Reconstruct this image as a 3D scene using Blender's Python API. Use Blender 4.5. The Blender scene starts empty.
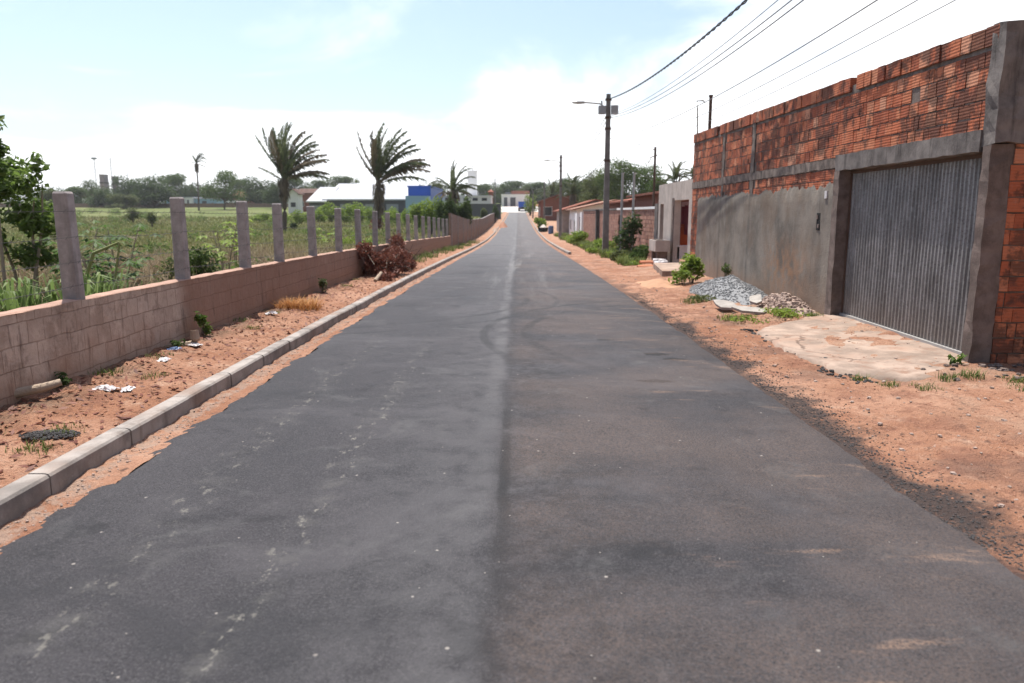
import bpy, math, random
import numpy as np
from mathutils import Vector, Matrix, noise as mn

S = bpy.context.scene
C = S.collection
R = math.radians
random.seed(7); rng = np.random.default_rng(7)

# ---------------------------------------------------------------- camera, sky, sun, exposure
F, H = 750.0, 1.7
TH = math.atan(128.5 / F); CO, SI = math.cos(TH), math.sin(TH)
cam = bpy.data.cameras.new('camera'); camo = bpy.data.objects.new('camera', cam); C.objects.link(camo)
camo.location = (0, 0, H); camo.rotation_euler = (R(90) - TH, 0, 0)
cam.sensor_width = 36; cam.lens = F * 36 / 1024; cam.clip_start = 0.1; cam.clip_end = 3000
cam.dof.use_dof = True; cam.dof.focus_distance = 7.5; cam.dof.aperture_fstop = 1.9
S.camera = camo
S.view_settings.view_transform = 'Standard'; S.view_settings.look = 'None'
S.view_settings.exposure = 0.62; S.view_settings.gamma = 1; S.view_settings.use_curve_mapping = False

SUN = Vector((-0.16, 0.29, 0.93)).normalized()
sl = bpy.data.lights.new('sun', 'SUN'); sl.energy = 5.0; sl.angle = R(0.55); sl.color = (1, .95, .87)
so = bpy.data.objects.new('sun', sl); C.objects.link(so); so.rotation_euler = SUN.to_track_quat('Z', 'Y').to_euler()

W = bpy.data.worlds.new('World'); S.world = W; W.use_nodes = True
def world():
    nt = W.node_tree; N = nt.nodes; L = nt.links; N.clear()
    out = N.new('ShaderNodeOutputWorld')
    sky = N.new('ShaderNodeTexSky'); sky.sky_type = 'NISHITA'; sky.sun_disc = False
    sky.sun_elevation = math.asin(SUN.z); sky.sun_rotation = math.atan2(SUN.x, SUN.y)
    sky.air_density = 1.0; sky.dust_density = 2.0; sky.ozone_density = 1.0
    b1 = N.new('ShaderNodeBackground'); b1.inputs[1].default_value = 0.135
    L.new(sky.outputs[0], b1.inputs[0])
    tc = N.new('ShaderNodeTexCoord'); sep = N.new('ShaderNodeSeparateXYZ'); L.new(tc.outputs['Generated'], sep.inputs[0])
    def m(op, a, b=None, c=None, clamp=False):
        n = N.new('ShaderNodeMath'); n.operation = op; n.use_clamp = clamp
        for i, v in enumerate((a, b, c)):
            if v is None: continue
            if isinstance(v, (int, float)): n.inputs[i].default_value = v
            else: L.new(v, n.inputs[i])
        return n.outputs[0]
    zz = m('MAXIMUM', sep.outputs[2], 0.0); den = m('ADD', zz, 0.16)
    cb = N.new('ShaderNodeCombineXYZ'); L.new(m('DIVIDE', sep.outputs[0], den), cb.inputs[0]); L.new(m('DIVIDE', sep.outputs[1], den), cb.inputs[1])
    cb.inputs[2].default_value = 5.7
    nz = N.new('ShaderNodeTexNoise'); nz.inputs['Scale'].default_value = 0.85; nz.inputs['Detail'].default_value = 7; nz.inputs['Roughness'].default_value = .55
    nz.inputs['Distortion'].default_value = .35
    L.new(cb.outputs[0], nz.inputs['Vector'])
    # fewer clouds higher up on the left, a nearly closed white deck towards the horizon and the sun
    bias = m('ADD', m('MULTIPLY', m('ADD', sep.outputs[0], .30), .28), m('MULTIPLY', m('SUBTRACT', .115, zz), 1.25))
    bias = m('ADD', bias, m('MULTIPLY', m('MAXIMUM', m('SUBTRACT', .09, zz), 0.0), 5.0))
    bias = m('ADD', bias, m('MULTIPLY', m('MAXIMUM', m('SUBTRACT', .35, sep.outputs[1]), 0.0), .35))  # unseen cloud added behind the camera for whiter fill light
    dens = m('ADD', nz.outputs[0], bias)
    mr = N.new('ShaderNodeMapRange'); mr.interpolation_type = 'SMOOTHSTEP'; L.new(dens, mr.inputs[0])
    mr.inputs[1].default_value = .36; mr.inputs[2].default_value = .62
    # brightness of the clouds: strongest towards the sun half of the sky
    dot = N.new('ShaderNodeVectorMath'); dot.operation = 'DOT_PRODUCT'; L.new(tc.outputs['Generated'], dot.inputs[0]); dot.inputs[1].default_value = (-.1, .97, .2)
    br = N.new('ShaderNodeMapRange'); L.new(dot.outputs['Value'], br.inputs[0])
    br.inputs[1].default_value = -.3; br.inputs[2].default_value = .9; br.inputs[3].default_value = .27; br.inputs[4].default_value = 1.04
    b2 = N.new('ShaderNodeBackground'); b2.inputs[0].default_value = (.97, .985, 1, 1); L.new(br.outputs[0], b2.inputs[1])
    mx = N.new('ShaderNodeMixShader'); L.new(mr.outputs[0], mx.inputs[0]); L.new(b1.outputs[0], mx.inputs[1]); L.new(b2.outputs[0], mx.inputs[2])
    L.new(mx.outputs[0], out.inputs[0])
world()

# ---------------------------------------------------------------- helpers
def PX(x, y, Y):
    """world X and Z of photo pixel (x, y) at the distance Y down the road"""
    u, v = (x - 512) / F, (341.5 - y) / F
    t = Y / (CO + v * SI)
    return u * t, H + (-SI + v * CO) * t
def interp(tab):
    xs, ys = zip(*tab)
    return lambda q: float(np.interp(q, xs, ys))
_zr = interp([(-30, 0), (10, 0), (20, -.1), (31, -.27), (48, -.6), (70, -.88), (94, -.85), (120, -.5), (150, .1), (220, 1.7), (262, 4.0), (300, 5), (500, 8), (1500, 22)])
def zr(Y): return (_zr(Y - 3) + _zr(Y) + _zr(Y + 3)) / 3
_zf = interp([(-30, 0), (10, .05), (30, -.1), (60, -.25), (85, -.34), (120, 0), (170, 1.2), (220, 2.6), (260, 4), (400, 8), (1500, 24)])
def zf(Y): return (_zf(Y - 4) + _zf(Y) + _zf(Y + 4)) / 3
def cx(Y): return .0075 * Y
def sm(a, b, v):
    t = min(1, max(0, (v - a) / (b - a))); return t * t * (3 - 2 * t)
def n3(x, y, z=0.0, s=1.0): return mn.noise(Vector((x * s, y * s, z)))
def gz(X, Y):
    """height of the land"""
    t = sm(-4.3, -9, X - cx(Y)) if X - cx(Y) < -4.3 else 0
    z = zr(Y) * (1 - t) + zf(Y) * t
    if X - cx(Y) > 6: z += .2 * sm(6, 14, X - cx(Y))
    return z

def tag(o, label=None, cat=None, group=None, kind=None):
    if label: o['label'] = label
    if cat: o['category'] = cat
    if group: o['group'] = group
    if kind: o['kind'] = kind
    return o
def empty(name, loc=(0, 0, 0), rz=0, label=None, cat=None, group=None):
    o = bpy.data.objects.new(name, None); C.objects.link(o); o.empty_display_size = .3
    o.location = loc; o.rotation_euler = (0, 0, rz); return tag(o, label, cat, group)
def kids(o): return [c for c in bpy.data.objects if c.parent == o]
KID = {}
def link(o, parent=None):
    C.objects.link(o)
    if parent is not None:
        o.parent = parent; KID.setdefault(parent.name, []).append(o)
    return o
def copy_tree(o, parent=None):
    c = o.copy(); link(c, parent)
    for ch in KID.get(o.name, []): copy_tree(ch, c)
    return c
def place(o, loc, rz=0, sc=1, label=None, group=None):
    o.location = loc; o.rotation_euler = (0, 0, rz); o.scale = (sc, sc, sc) if not hasattr(sc, '__len__') else sc
    if label: o['label'] = label
    if group: o['group'] = group
    return o

class MB:
    def __init__(s): s.v = []; s.f = []; s.m = []
    def add(s, vs, fs, mi=0):
        k = len(s.v); s.v += [tuple(p) for p in vs]; s.f += [tuple(i + k for i in f) for f in fs]; s.m += [mi] * len(fs); return s
    def box(s, x0, x1, y0, y1, z0, z1, mi=0, M=None, jit=0):
        vs = [(x, y, z) for z in (z0, z1) for y in (y0, y1) for x in (x0, x1)]
        if jit: vs = [tuple(a + random.uniform(-jit, jit) for a in p) for p in vs]
        if M is not None: vs = [M @ Vector(p) for p in vs]
        return s.add(vs, [(0, 2, 3, 1), (4, 5, 7, 6), (0, 1, 5, 4), (2, 6, 7, 3), (0, 4, 6, 2), (1, 3, 7, 5)], mi)
    def tube(s, pts, rad, n=6, mi=0, cap=True):
        pts = [Vector(p) for p in pts]
        if not hasattr(rad, '__len__'): rad = [rad] * len(pts)
        rings = []; vs = []
        ref = Vector((0, 0, 1))
        for i, p in enumerate(pts):
            d = (pts[min(i + 1, len(pts) - 1)] - pts[max(i - 1, 0)]).normalized()
            a = d.cross(ref)
            if a.length < .05: a = d.cross(Vector((1, 0, 0)))
            a.normalize(); b = d.cross(a)
            for k in range(n):
                t = 2 * math.pi * (k + .5) / n
                vs.append(p + (a * math.cos(t) + b * math.sin(t)) * rad[i])
        fs = [(i * n + k, i * n + (k + 1) % n, (i + 1) * n + (k + 1) % n, (i + 1) * n + k) for i in range(len(pts) - 1) for k in range(n)]
        if cap: fs += [tuple(range(n - 1, -1, -1)), tuple((len(pts) - 1) * n + k for k in range(n))]
        return s.add(vs, fs, mi)
    def lathe(s, prof, c=(0, 0, 0), n=12, mi=0):
        vs = [(c[0] + r * math.cos(2 * math.pi * k / n), c[1] + r * math.sin(2 * math.pi * k / n), c[2] + z) for r, z in prof for k in range(n)]
        fs = [(i * n + k, i * n + (k + 1) % n, (i + 1) * n + (k + 1) % n, (i + 1) * n + k) for i in range(len(prof) - 1) for k in range(n)]
        fs += [tuple(range(n - 1, -1, -1)), tuple((len(prof) - 1) * n + k for k in range(n))]
        return s.add(vs, fs, mi)
    def prism(s, poly, z0, z1, mi=0):
        n = len(poly)
        vs = [(x, y, z0) for x, y in poly] + [(x, y, z1) for x, y in poly]
        return s.add(vs, [tuple(range(n - 1, -1, -1)), tuple(range(n, 2 * n))] + [(i, (i + 1) % n, n + (i + 1) % n, n + i) for i in range(n)], mi)
    def rock(s, c, r, mi=0, flat=.7, seed=0):
        vs = []; n = 6
        for j, (ph, rr) in enumerate(((-.8, .55), (-.1, 1), (.6, .75))):
            for k in range(n):
                t = 2 * math.pi * (k + .3 * j) / n; q = r * random.uniform(.75, 1.2)
                vs.append((c[0] + q * rr * math.cos(t), c[1] + q * rr * math.sin(t), c[2] + r * flat * ph * random.uniform(.8, 1.2)))
        fs = [(j * n + k, j * n + (k + 1) % n, (j + 1) * n + (k + 1) % n, (j + 1) * n + k) for j in range(2) for k in range(n)]
        fs += [tuple(range(n - 1, -1, -1)), tuple(2 * n + k for k in range(n))]
        return s.add(vs, fs, mi)
    def arr(s, P, fsz=4, mi=0):
        """numpy block: P (n, fsz, 3), one face each"""
        k = len(s.v); n = len(P)
        s.v += [tuple(p) for p in P.reshape(-1, 3).tolist()]
        s.f += [tuple(range(k + i * fsz, k + i * fsz + fsz)) for i in range(n)]; s.m += [mi] * n; return s
    def build(s, name, mats, parent=None, smooth=False):
        me = bpy.data.meshes.new(name); me.from_pydata(s.v, [], s.f)
        for mt in (mats if isinstance(mats, (list, tuple)) else [mats]): me.materials.append(mt)
        if any(s.m): me.polygons.foreach_set('material_index', s.m)
        if smooth: me.polygons.foreach_set('use_smooth', [True] * len(me.polygons))
        me.update()
        return link(bpy.data.objects.new(name, me), parent)
def one(name, mb, mat, label, cat, group=None, kind=None, loc=(0, 0, 0), smooth=False):
    o = mb.build(name, mat, None, smooth); o.location = loc; return tag(o, label, cat, group, kind)

def grid(xs_of, ys, zfun, name, mat, kind='structure'):
    vs = []; nx = None
    for Y in ys:
        xs = xs_of(Y); nx = len(xs)
        vs += [(x, Y, zfun(x, Y)) for x in xs]
    fs = [(j * nx + i, j * nx + i + 1, (j + 1) * nx + i + 1, (j + 1) * nx + i) for j in range(len(ys) - 1) for i in range(nx - 1)]
    mb = MB(); mb.v = vs; mb.f = fs; mb.m = [0] * len(fs)
    o = mb.build(name, mat, None, True); o['kind'] = kind; return o

# ---------------------------------------------------------------- materials
class NT:
    def __init__(s, name, rough=.8, spec=.3):
        s.m = bpy.data.materials.new(name); s.m.use_nodes = True; s.n = s.m.node_tree.nodes; s.l = s.m.node_tree.links
        s.p = s.n['Principled BSDF']; s.p.inputs['Roughness'].default_value = rough; s.p.inputs['Specular IOR Level'].default_value = spec
        s.geo = s.n.new('ShaderNodeNewGeometry'); s.sep = s.n.new('ShaderNodeSeparateXYZ'); s.pos = s.geo.outputs['Position']; s.l.new(s.pos, s.sep.inputs[0])
        s.x, s.y, s.z = s.sep.outputs
    def local(s):
        t = s.n.new('ShaderNodeTexCoord'); s.pos = t.outputs['Object']; s.sep = s.n.new('ShaderNodeSeparateXYZ'); s.l.new(s.pos, s.sep.inputs[0]); s.x, s.y, s.z = s.sep.outputs; return s
    def put(s, sock, v):
        if isinstance(v, bpy.types.NodeSocket): s.l.new(v, sock)
        elif isinstance(v, (tuple, list)): sock.default_value = (*v, 1) if len(v) == 3 and len(sock.default_value) == 4 else v
        else: sock.default_value = v
    def math(s, op, a, b=0.0, clamp=False):
        n = s.n.new('ShaderNodeMath'); n.operation = op; n.use_clamp = clamp; s.put(n.inputs[0], a); s.put(n.inputs[1], b); return n.outputs[0]
    def vec(s, x, y, z):
        n = s.n.new('ShaderNodeCombineXYZ'); s.put(n.inputs[0], x); s.put(n.inputs[1], y); s.put(n.inputs[2], z); return n.outputs[0]
    def scale(s, v3, vec=None):
        n = s.n.new('ShaderNodeVectorMath'); n.operation = 'MULTIPLY'; s.put(n.inputs[0], vec or s.pos); n.inputs[1].default_value = v3; return n.outputs[0]
    def noise(s, sc, det=4, rough=.55, vec=None, dist=0, out=0):
        n = s.n.new('ShaderNodeTexNoise'); n.inputs['Scale'].default_value = sc; n.inputs['Detail'].default_value = det; n.inputs['Roughness'].default_value = rough
        n.inputs['Distortion'].default_value = dist; s.put(n.inputs['Vector'], vec or s.pos); return n.outputs[out]
    def voro(s, sc, vec=None, out='Distance', feat='F1'):
        n = s.n.new('ShaderNodeTexVoronoi'); n.feature = feat; n.inputs['Scale'].default_value = sc; s.put(n.inputs['Vector'], vec or s.pos); return n.outputs[out]
    def ramp(s, v, a, b, lo=0.0, hi=1.0, smooth=True):
        n = s.n.new('ShaderNodeMapRange'); n.interpolation_type = 'SMOOTHSTEP' if smooth else 'LINEAR'
        s.put(n.inputs[0], v); n.inputs[1].default_value = a; n.inputs[2].default_value = b; n.inputs[3].default_value = lo; n.inputs[4].default_value = hi; return n.outputs[0]
    def band(s, v, a, b, soft):
        return s.math('MULTIPLY', s.ramp(v, a - soft, a + soft), s.ramp(v, b - soft, b + soft, 1, 0))
    def mix(s, f, a, b, mode='MIX'):
        n = s.n.new('ShaderNodeMix'); n.data_type = 'RGBA'; n.blend_type = mode; s.put(n.inputs[0], f); s.put(n.inputs[6], a); s.put(n.inputs[7], b); return n.outputs[2]
    def cramp(s, v, stops):
        n = s.n.new('ShaderNodeValToRGB'); e = n.color_ramp.elements
        while len(e) < len(stops): e.new(.5)
        for el, (p, c) in zip(e, stops): el.position = p; el.color = (*c, 1)
        s.put(n.inputs[0], v); return n.outputs[0]
    def bump(s, h, st=.3, d=.02):
        n = s.n.new('ShaderNodeBump'); n.inputs['Strength'].default_value = st; n.inputs['Distance'].default_value = d; s.put(n.inputs['Height'], h)
        s.l.new(n.outputs[0], s.p.inputs['Normal'])
    def col(s, c): s.put(s.p.inputs['Base Color'], c); return s
    def island(s): return s.geo.outputs['Random Per Island']

def plain(name, c, rough=.7, var=.25, sc=6, metal=0, spec=.3, bump=.0):
    t = NT(name, rough, spec).local()
    f = t.noise(sc, 5); d = tuple(v * (1 - var) for v in c); e = tuple(min(1, v * (1 + var)) for v in c)
    t.col(t.mix(f, d, e)); t.p.inputs['Metallic'].default_value = metal
    if bump: t.bump(t.noise(sc * 6, 4), bump, .02)
    return t.m
def leafmat(name, a, b, c=None, trans=.45, rough=.55):
    t = NT(name, rough, .18)
    r = t.island(); big = t.noise(.9, 2)
    k = t.math('ADD', t.math('MULTIPLY', r, .7), t.math('MULTIPLY', t.ramp(big, .3, .7), .3))
    colr = t.cramp(k, [(0, a), (.55, b), (1, c or b)])
    t.col(colr)
    tr = t.n.new('ShaderNodeBsdfTranslucent'); t.put(tr.inputs[0], t.mix(.5, colr, tuple(min(1, v * 1.6) for v in b)))
    mx = t.n.new('ShaderNodeMixShader'); mx.inputs[0].default_value = trans
    out = t.n['Material Output']; t.l.new(t.p.outputs[0], mx.inputs[1]); t.l.new(tr.outputs[0], mx.inputs[2]); t.l.new(mx.outputs[0], out.inputs[0])
    return t.m

def m_asphalt():
    t = NT('asphalt', .8, .22)
    yx = t.math('SUBTRACT', t.x, t.math('MULTIPLY', t.y, .0075))
    st = t.vec(t.math('MULTIPLY', yx, 2.2), t.math('MULTIPLY', t.y, .35), 0)
    streak = t.noise(1.0, 5, .6, st)
    big = t.noise(.7, 5, .6); mid = t.noise(5, 4, .6); fine = t.noise(70, 3, .7); grit = t.noise(190, 2, .7)
    k = t.math('ADD', t.math('MULTIPLY', streak, .42), t.math('ADD', t.math('MULTIPLY', big, .36), t.math('MULTIPLY', mid, .22)))
    c = t.mix(t.ramp(k, .36, .64), (.0165, .0155, .0185), (.040, .0375, .042))
    c = t.mix(t.math('MULTIPLY', t.ramp(fine, .45, .66), .42), c, (.068, .064, .069))
    c = t.mix(t.math('MULTIPLY', t.ramp(fine, .42, .28), .85), c, (.009, .009, .010))
    ag = t.n.new('ShaderNodeSeparateColor'); t.l.new(t.voro(150.0, out='Color'), ag.inputs[0])
    c = t.mix(t.ramp(ag.outputs[0], .80, .97, 0, .38), c, (.11, .105, .108))
    c = t.mix(t.ramp(ag.outputs[1], .80, .95, 0, .5), c, (.008, .008, .009))
    c = t.mix(t.math('MULTIPLY', t.ramp(grit, .58, .68), .45), c, (.14, .133, .125))
    far = t.ramp(t.y, 9, 60, 0, .72)  # grazing sheen painted in: asphalt colour turns paler with distance
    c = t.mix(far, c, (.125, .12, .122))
    ct = t.noise(1.0, 5, .65, t.vec(t.math('MULTIPLY', yx, 2.0), t.math('MULTIPLY', t.y, .12), 6.0))
    c = t.mix(t.math('MULTIPLY', t.math('MULTIPLY', t.ramp(ct, .50, .64), t.band(yx, -.9, 1.0, .5)), t.ramp(t.y, 10, 28, 0, .6)), c, (.17, .165, .16))
    c = t.mix(t.ramp(t.y, 60, 200, 0, .6), c, (.16, .155, .15))  # painted sheen carried on towards the street end
    tb = t.noise(1.0, 6, .68, t.vec(t.math('MULTIPLY', yx, .35), t.math('MULTIPLY', t.y, .55), 2.0), dist=.5)
    c = t.mix(t.math('MULTIPLY', t.ramp(tb, .50, .64), .4), c, (.078, .073, .078))
    c = t.mix(t.math('MULTIPLY', t.ramp(tb, .46, .36), .5), c, (.022, .022, .025))
    c = t.mix(t.math('MULTIPLY', t.ramp(t.noise(1.7, 6, .7, dist=.6), .54, .70), .5), c, (.085, .083, .083))
    c = t.mix(t.math('MULTIPLY', t.ramp(t.noise(2.4, 6, .7, t.vec(t.x, t.y, 8)), .56, .70), .65), c, (.012, .012, .014))
    # the two paving lanes: smoother, paler left lane ending in a sharp pale ridge, rougher darker right lane
    wob = t.math('ADD', yx, t.math('MULTIPLY', t.math('SUBTRACT', t.noise(.55, 4), .5), .16))
    left = t.math('MULTIPLY', t.ramp(wob, -1.3, -.22), t.ramp(wob, -.22, -.06, 1, 0))
    c = t.mix(t.math('MULTIPLY', t.math('MULTIPLY', left, t.ramp(mid, .25, .6)), .32), c, (.105, .102, .105))
    ridge = t.math('MULTIPLY', t.band(wob, -.30, -.14, .05), t.ramp(t.y, 4, 11, .05, .30))
    c = t.mix(t.math('MULTIPLY', ridge, t.ramp(t.noise(1.6, 4), .35, .6)), c, (.16, .155, .155))
    rough = t.math('MULTIPLY', t.ramp(wob, -.20, -.05), t.ramp(wob, .15, .75, 1, .25))
    c = t.mix(t.math('MULTIPLY', t.math('MULTIPLY', rough, t.ramp(t.noise(9, 6, .8), .42, .60)), .65), c, (.016, .015, .016))
    dark = t.math('MULTIPLY', t.band(wob, -.12, -.05, .02), t.math('MULTIPLY', t.ramp(t.noise(2.6, 4), .34, .5), t.band(t.y, 3.7, 6.3, .9)))
    c = t.mix(t.math('MULTIPLY', dark, .8), c, (.012, .012, .013))
    for ex, ey, ea, eb in ((1.25, 9.95, .13, .10), (1.75, 8.9, .16, .10), (1.9, 8.6, .17, .08), (1.45, 7.4, .2, .08)):
        dx = t.math('DIVIDE', t.math('SUBTRACT', t.x, ex), ea); dy = t.math('DIVIDE', t.math('SUBTRACT', t.y, ey), eb)
        e_ = t.math('ADD', t.math('ADD', t.math('MULTIPLY', dx, dx), t.math('MULTIPLY', dy, dy)), t.math('MULTIPLY', t.math('SUBTRACT', t.noise(12, 4), .5), 2.2))
        c = t.mix(t.ramp(e_, 1.2, .5, 0, .85), c, (.010, .010, .011))
    # brown dust dragged over the right lane
    dust = t.noise(.55, 6, .62, t.vec(t.math('MULTIPLY', yx, 1.0), t.math('MULTIPLY', t.y, 1.5), 4.0))
    dm = t.math('MULTIPLY', t.ramp(dust, .34, .66), t.ramp(yx, -.2, .1))
    c = t.mix(t.math('MULTIPLY', t.math('MULTIPLY', dm, t.ramp(t.noise(75, 4, .8), .36, .62)), .52), c, (.14, .100, .082))
    sd = t.noise(1.3, 6, .65, t.vec(t.math('MULTIPLY', yx, .8), t.math('MULTIPLY', t.y, 3.2), 9.0))
    sp = t.math('MULTIPLY', t.ramp(sd, .585, .68), t.math('MULTIPLY', t.ramp(yx, .5, 1.5), t.ramp(fine, .36, .58)))
    c = t.mix(t.math('MULTIPLY', sp, .40), c, (.30, .19, .13))
    # grinding streaks of pale mortar in the left lane
    fx = t.math('ADD', yx, t.math('MULTIPLY', t.math('SUBTRACT', t.noise(.5, 2), .5), .35))
    l1 = t.band(fx, -1.24, -1.13, .10); l2 = t.math('MULTIPLY', t.band(fx, -1.98, -1.86, .14), .8)
    lm = t.math('MULTIPLY', t.math('MAXIMUM', l1, l2), t.ramp(t.y, 13, 5.5, 0, 1))
    fl = t.noise(9, 3, .6, t.vec(t.math('MULTIPLY', t.x, 1.6), t.math('MULTIPLY', t.y, .75), 0))
    c = t.mix(t.math('MULTIPLY', t.math('MULTIPLY', lm, t.ramp(t.math('ADD', t.math('MULTIPLY', fl, .7), t.math('MULTIPLY', t.noise(45, 3, .7), .3)), .565, .625)), .7), c, (.26, .245, .21))
    c = t.mix(t.math('MULTIPLY', t.math('MULTIPLY', lm, t.ramp(mid, .45, .65)), .25), c, (.15, .145, .13))
    # scattered light stones pressed in
    vd = t.voro(16.0); vc = t.n.new('ShaderNodeSeparateColor'); t.l.new(t.voro(16.0, out='Color'), vc.inputs[0])
    dots = t.math('MULTIPLY', t.ramp(vd, .16, .12), t.ramp(vc.outputs[0], .97, .975))
    c = t.mix(t.math('MULTIPLY', dots, .75), c, (.33, .30, .27))
    # dried wet-edge scrapes (arcs)
    def arc(ax, ay, r, w, st, colr):
        nonlocal c
        dx = t.math('SUBTRACT', t.x, ax); dy = t.math('SUBTRACT', t.y, ay)
        d = t.math('SQRT', t.math('ADD', t.math('MULTIPLY', dx, dx), t.math('MULTIPLY', dy, dy)))
        d = t.math('ADD', d, t.math('MULTIPLY', t.math('SUBTRACT', mid, .5), .08))
        f = t.math('MULTIPLY', t.band(d, r - w, r + w, .03), t.ramp(t.noise(1.2, 4, .6, t.vec(t.x, t.y, r)), .36, .58))
        c = t.mix(t.math('MULTIPLY', t.math('MULTIPLY', f, t.band(t.y, 8.5, 19, 1.5)), st), c, colr)
    arc(4.6, 10.5, 4.4, .07, .55, (.014, .014, .015)); arc(4.6, 10.5, 5.0, .06, .5, (.014, .014, .015)); arc(-3.8, 15.0, 4.1, .06, .5, (.016, .016, .017)); arc(-3.8, 15.0, 4.7, .05, .45, (.016, .016, .017)); arc(3.4, 15.5, 3.0, .05, .35, (.10, .095, .09))
    t.col(c)
    t.put(t.p.inputs['Roughness'], t.ramp(k, .3, .7, .64, .82))
    t.bump(t.math('ADD', t.math('MULTIPLY', fine, .7), t.math('ADD', t.math('MULTIPLY', grit, .4), t.math('MULTIPLY', mid, .5))), .8, .014)
    return t.m

def dirt_colour(t, seed=0.0):
    big = t.noise(.55, 5, .6, t.vec(t.x, t.y, seed)); mid = t.noise(3.2, 6, .65); fine = t.noise(28, 4, .7); gr = t.noise(90, 2, .6)
    c = t.mix(t.ramp(big, .36, .66), (.275, .132, .078), (.37, .205, .135))
    c = t.mix(t.math('MULTIPLY', t.ramp(mid, .52, .74), .7), c, (.46, .31, .225))
    c = t.mix(t.math('MULTIPLY', t.ramp(mid, .46, .30), .7), c, (.19, .085, .055))
    c = t.mix(t.math('MULTIPLY', t.ramp(fine, .58, .74), .5), c, (.47, .33, .26))
    c = t.mix(t.math('MULTIPLY', t.ramp(fine, .42, .28), .6), c, (.13, .062, .042))
    c = t.mix(t.math('MULTIPLY', t.ramp(gr, .6, .75), .3), c, (.5, .4, .33))
    pit = t.noise(11, 6, .75)
    c = t.mix(t.math('MULTIPLY', t.ramp(pit, .56, .64), .8), c, (.085, .05, .04))
    c = t.mix(t.math('MULTIPLY', t.ramp(pit, .40, .30), .5), c, (.46, .34, .27))
    return c, big, mid, fine, gr

def m_verge(right):
    t = NT('red_dirt_right' if right else 'red_dirt_left', .95, .15)
    c, big, mid, fine, gr = dirt_colour(t, 2.0 if right else 7.0)
    if right:
        rd = t.noise(1.5, 7, .72, t.vec(t.x, t.y, 21))
        c = t.mix(t.math('MULTIPLY', t.ramp(rd, .50, .62), .65), c, (.20, .092, .06))
        c = t.mix(t.math('MULTIPLY', t.ramp(t.noise(6, 6, .75, t.vec(t.x, t.y, 31)), .55, .66), .55), c, (.13, .065, .048))
    yx = t.math('SUBTRACT', t.x, t.math('MULTIPLY', t.y, .0075))
    if right:
        wob = t.math('SUBTRACT', yx, t.math('MULTIPLY', t.math('SUBTRACT', t.noise(1.1, 5, .6), .5), 1.5))
        fall = t.math('MULTIPLY', t.ramp(wob, 2.48, 2.74, 1, 0), t.ramp(t.y, 10, 26, 1, .25))
        loose = t.math('MULTIPLY', fall, t.ramp(t.math('ADD', t.math('MULTIPLY', fine, .6), t.math('MULTIPLY', t.noise(6, 4), .4)), .30, .47))
        c = t.mix(t.math('MULTIPLY', loose, .9), c, (.035, .033, .034))
        # trampled, dark, damp earth in strips; pale concrete dust by the gate and heaps
        strip = t.math('MULTIPLY', t.band(wob, 2.9, 3.6, .25), t.ramp(t.noise(.8, 4, .6, t.vec(t.x, t.y, 5)), .5, .62))
        c = t.mix(t.math('MULTIPLY', strip, .5), c, (.12, .075, .06))
        pd = t.math('MULTIPLY', t.ramp(yx, 3.2, 4.4), t.ramp(t.noise(1.2, 5, .6, t.vec(t.x, t.y, 11)), .42, .62))
        c = t.mix(t.math('MULTIPLY', pd, .5), c, (.37, .26, .19))
    else:
        pd = t.math('MULTIPLY', t.ramp(yx, -3.6, -4.1), t.ramp(t.noise(2.2, 5, .6, t.vec(t.x, t.y, 11)), .4, .6))
        c = t.mix(t.math('MULTIPLY', pd, .7), c, (.12, .085, .06))
        gt = t.math('MULTIPLY', t.band(yx, -2.86, -2.70, .03), t.ramp(t.noise(7, 6, .75), .42, .56))
        c = t.mix(t.math('MULTIPLY', gt, .75), c, (.30, .22, .175))
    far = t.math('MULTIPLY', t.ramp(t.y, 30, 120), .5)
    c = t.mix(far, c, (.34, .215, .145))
    t.col(c)
    t.bump(t.math('ADD', mid, t.math('ADD', t.math('MULTIPLY', fine, .8), t.math('MULTIPLY', gr, .3))), 1.0, .045)
    return t.m

def m_ground():
    t = NT('field_ground', .95, .1)
    c, big, mid, fine, gr = dirt_colour(t, 0.0)
    g = t.mix(t.ramp(t.noise(.16, 4), .38, .62), (.09, .115, .036), (.145, .15, .062))
    g = t.mix(t.math('MULTIPLY', t.ramp(t.noise(2.2, 5, .65), .45, .68), .6), g, (.075, .105, .03))
    dry = t.math('MULTIPLY', t.ramp(t.y, 46, 18), t.ramp(t.noise(.35, 3), .3, .55))
    g = t.mix(dry, g, (.21, .15, .095))
    yx = t.math('SUBTRACT', t.x, t.math('MULTIPLY', t.y, .0075))
    grassy = t.math('MAXIMUM', t.ramp(yx, -4.0, -4.6), t.ramp(yx, 9, 14))
    t.col(t.mix(grassy, c, g)); t.bump(t.math('ADD', mid, fine), .7, .04)
    return t.m

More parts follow.
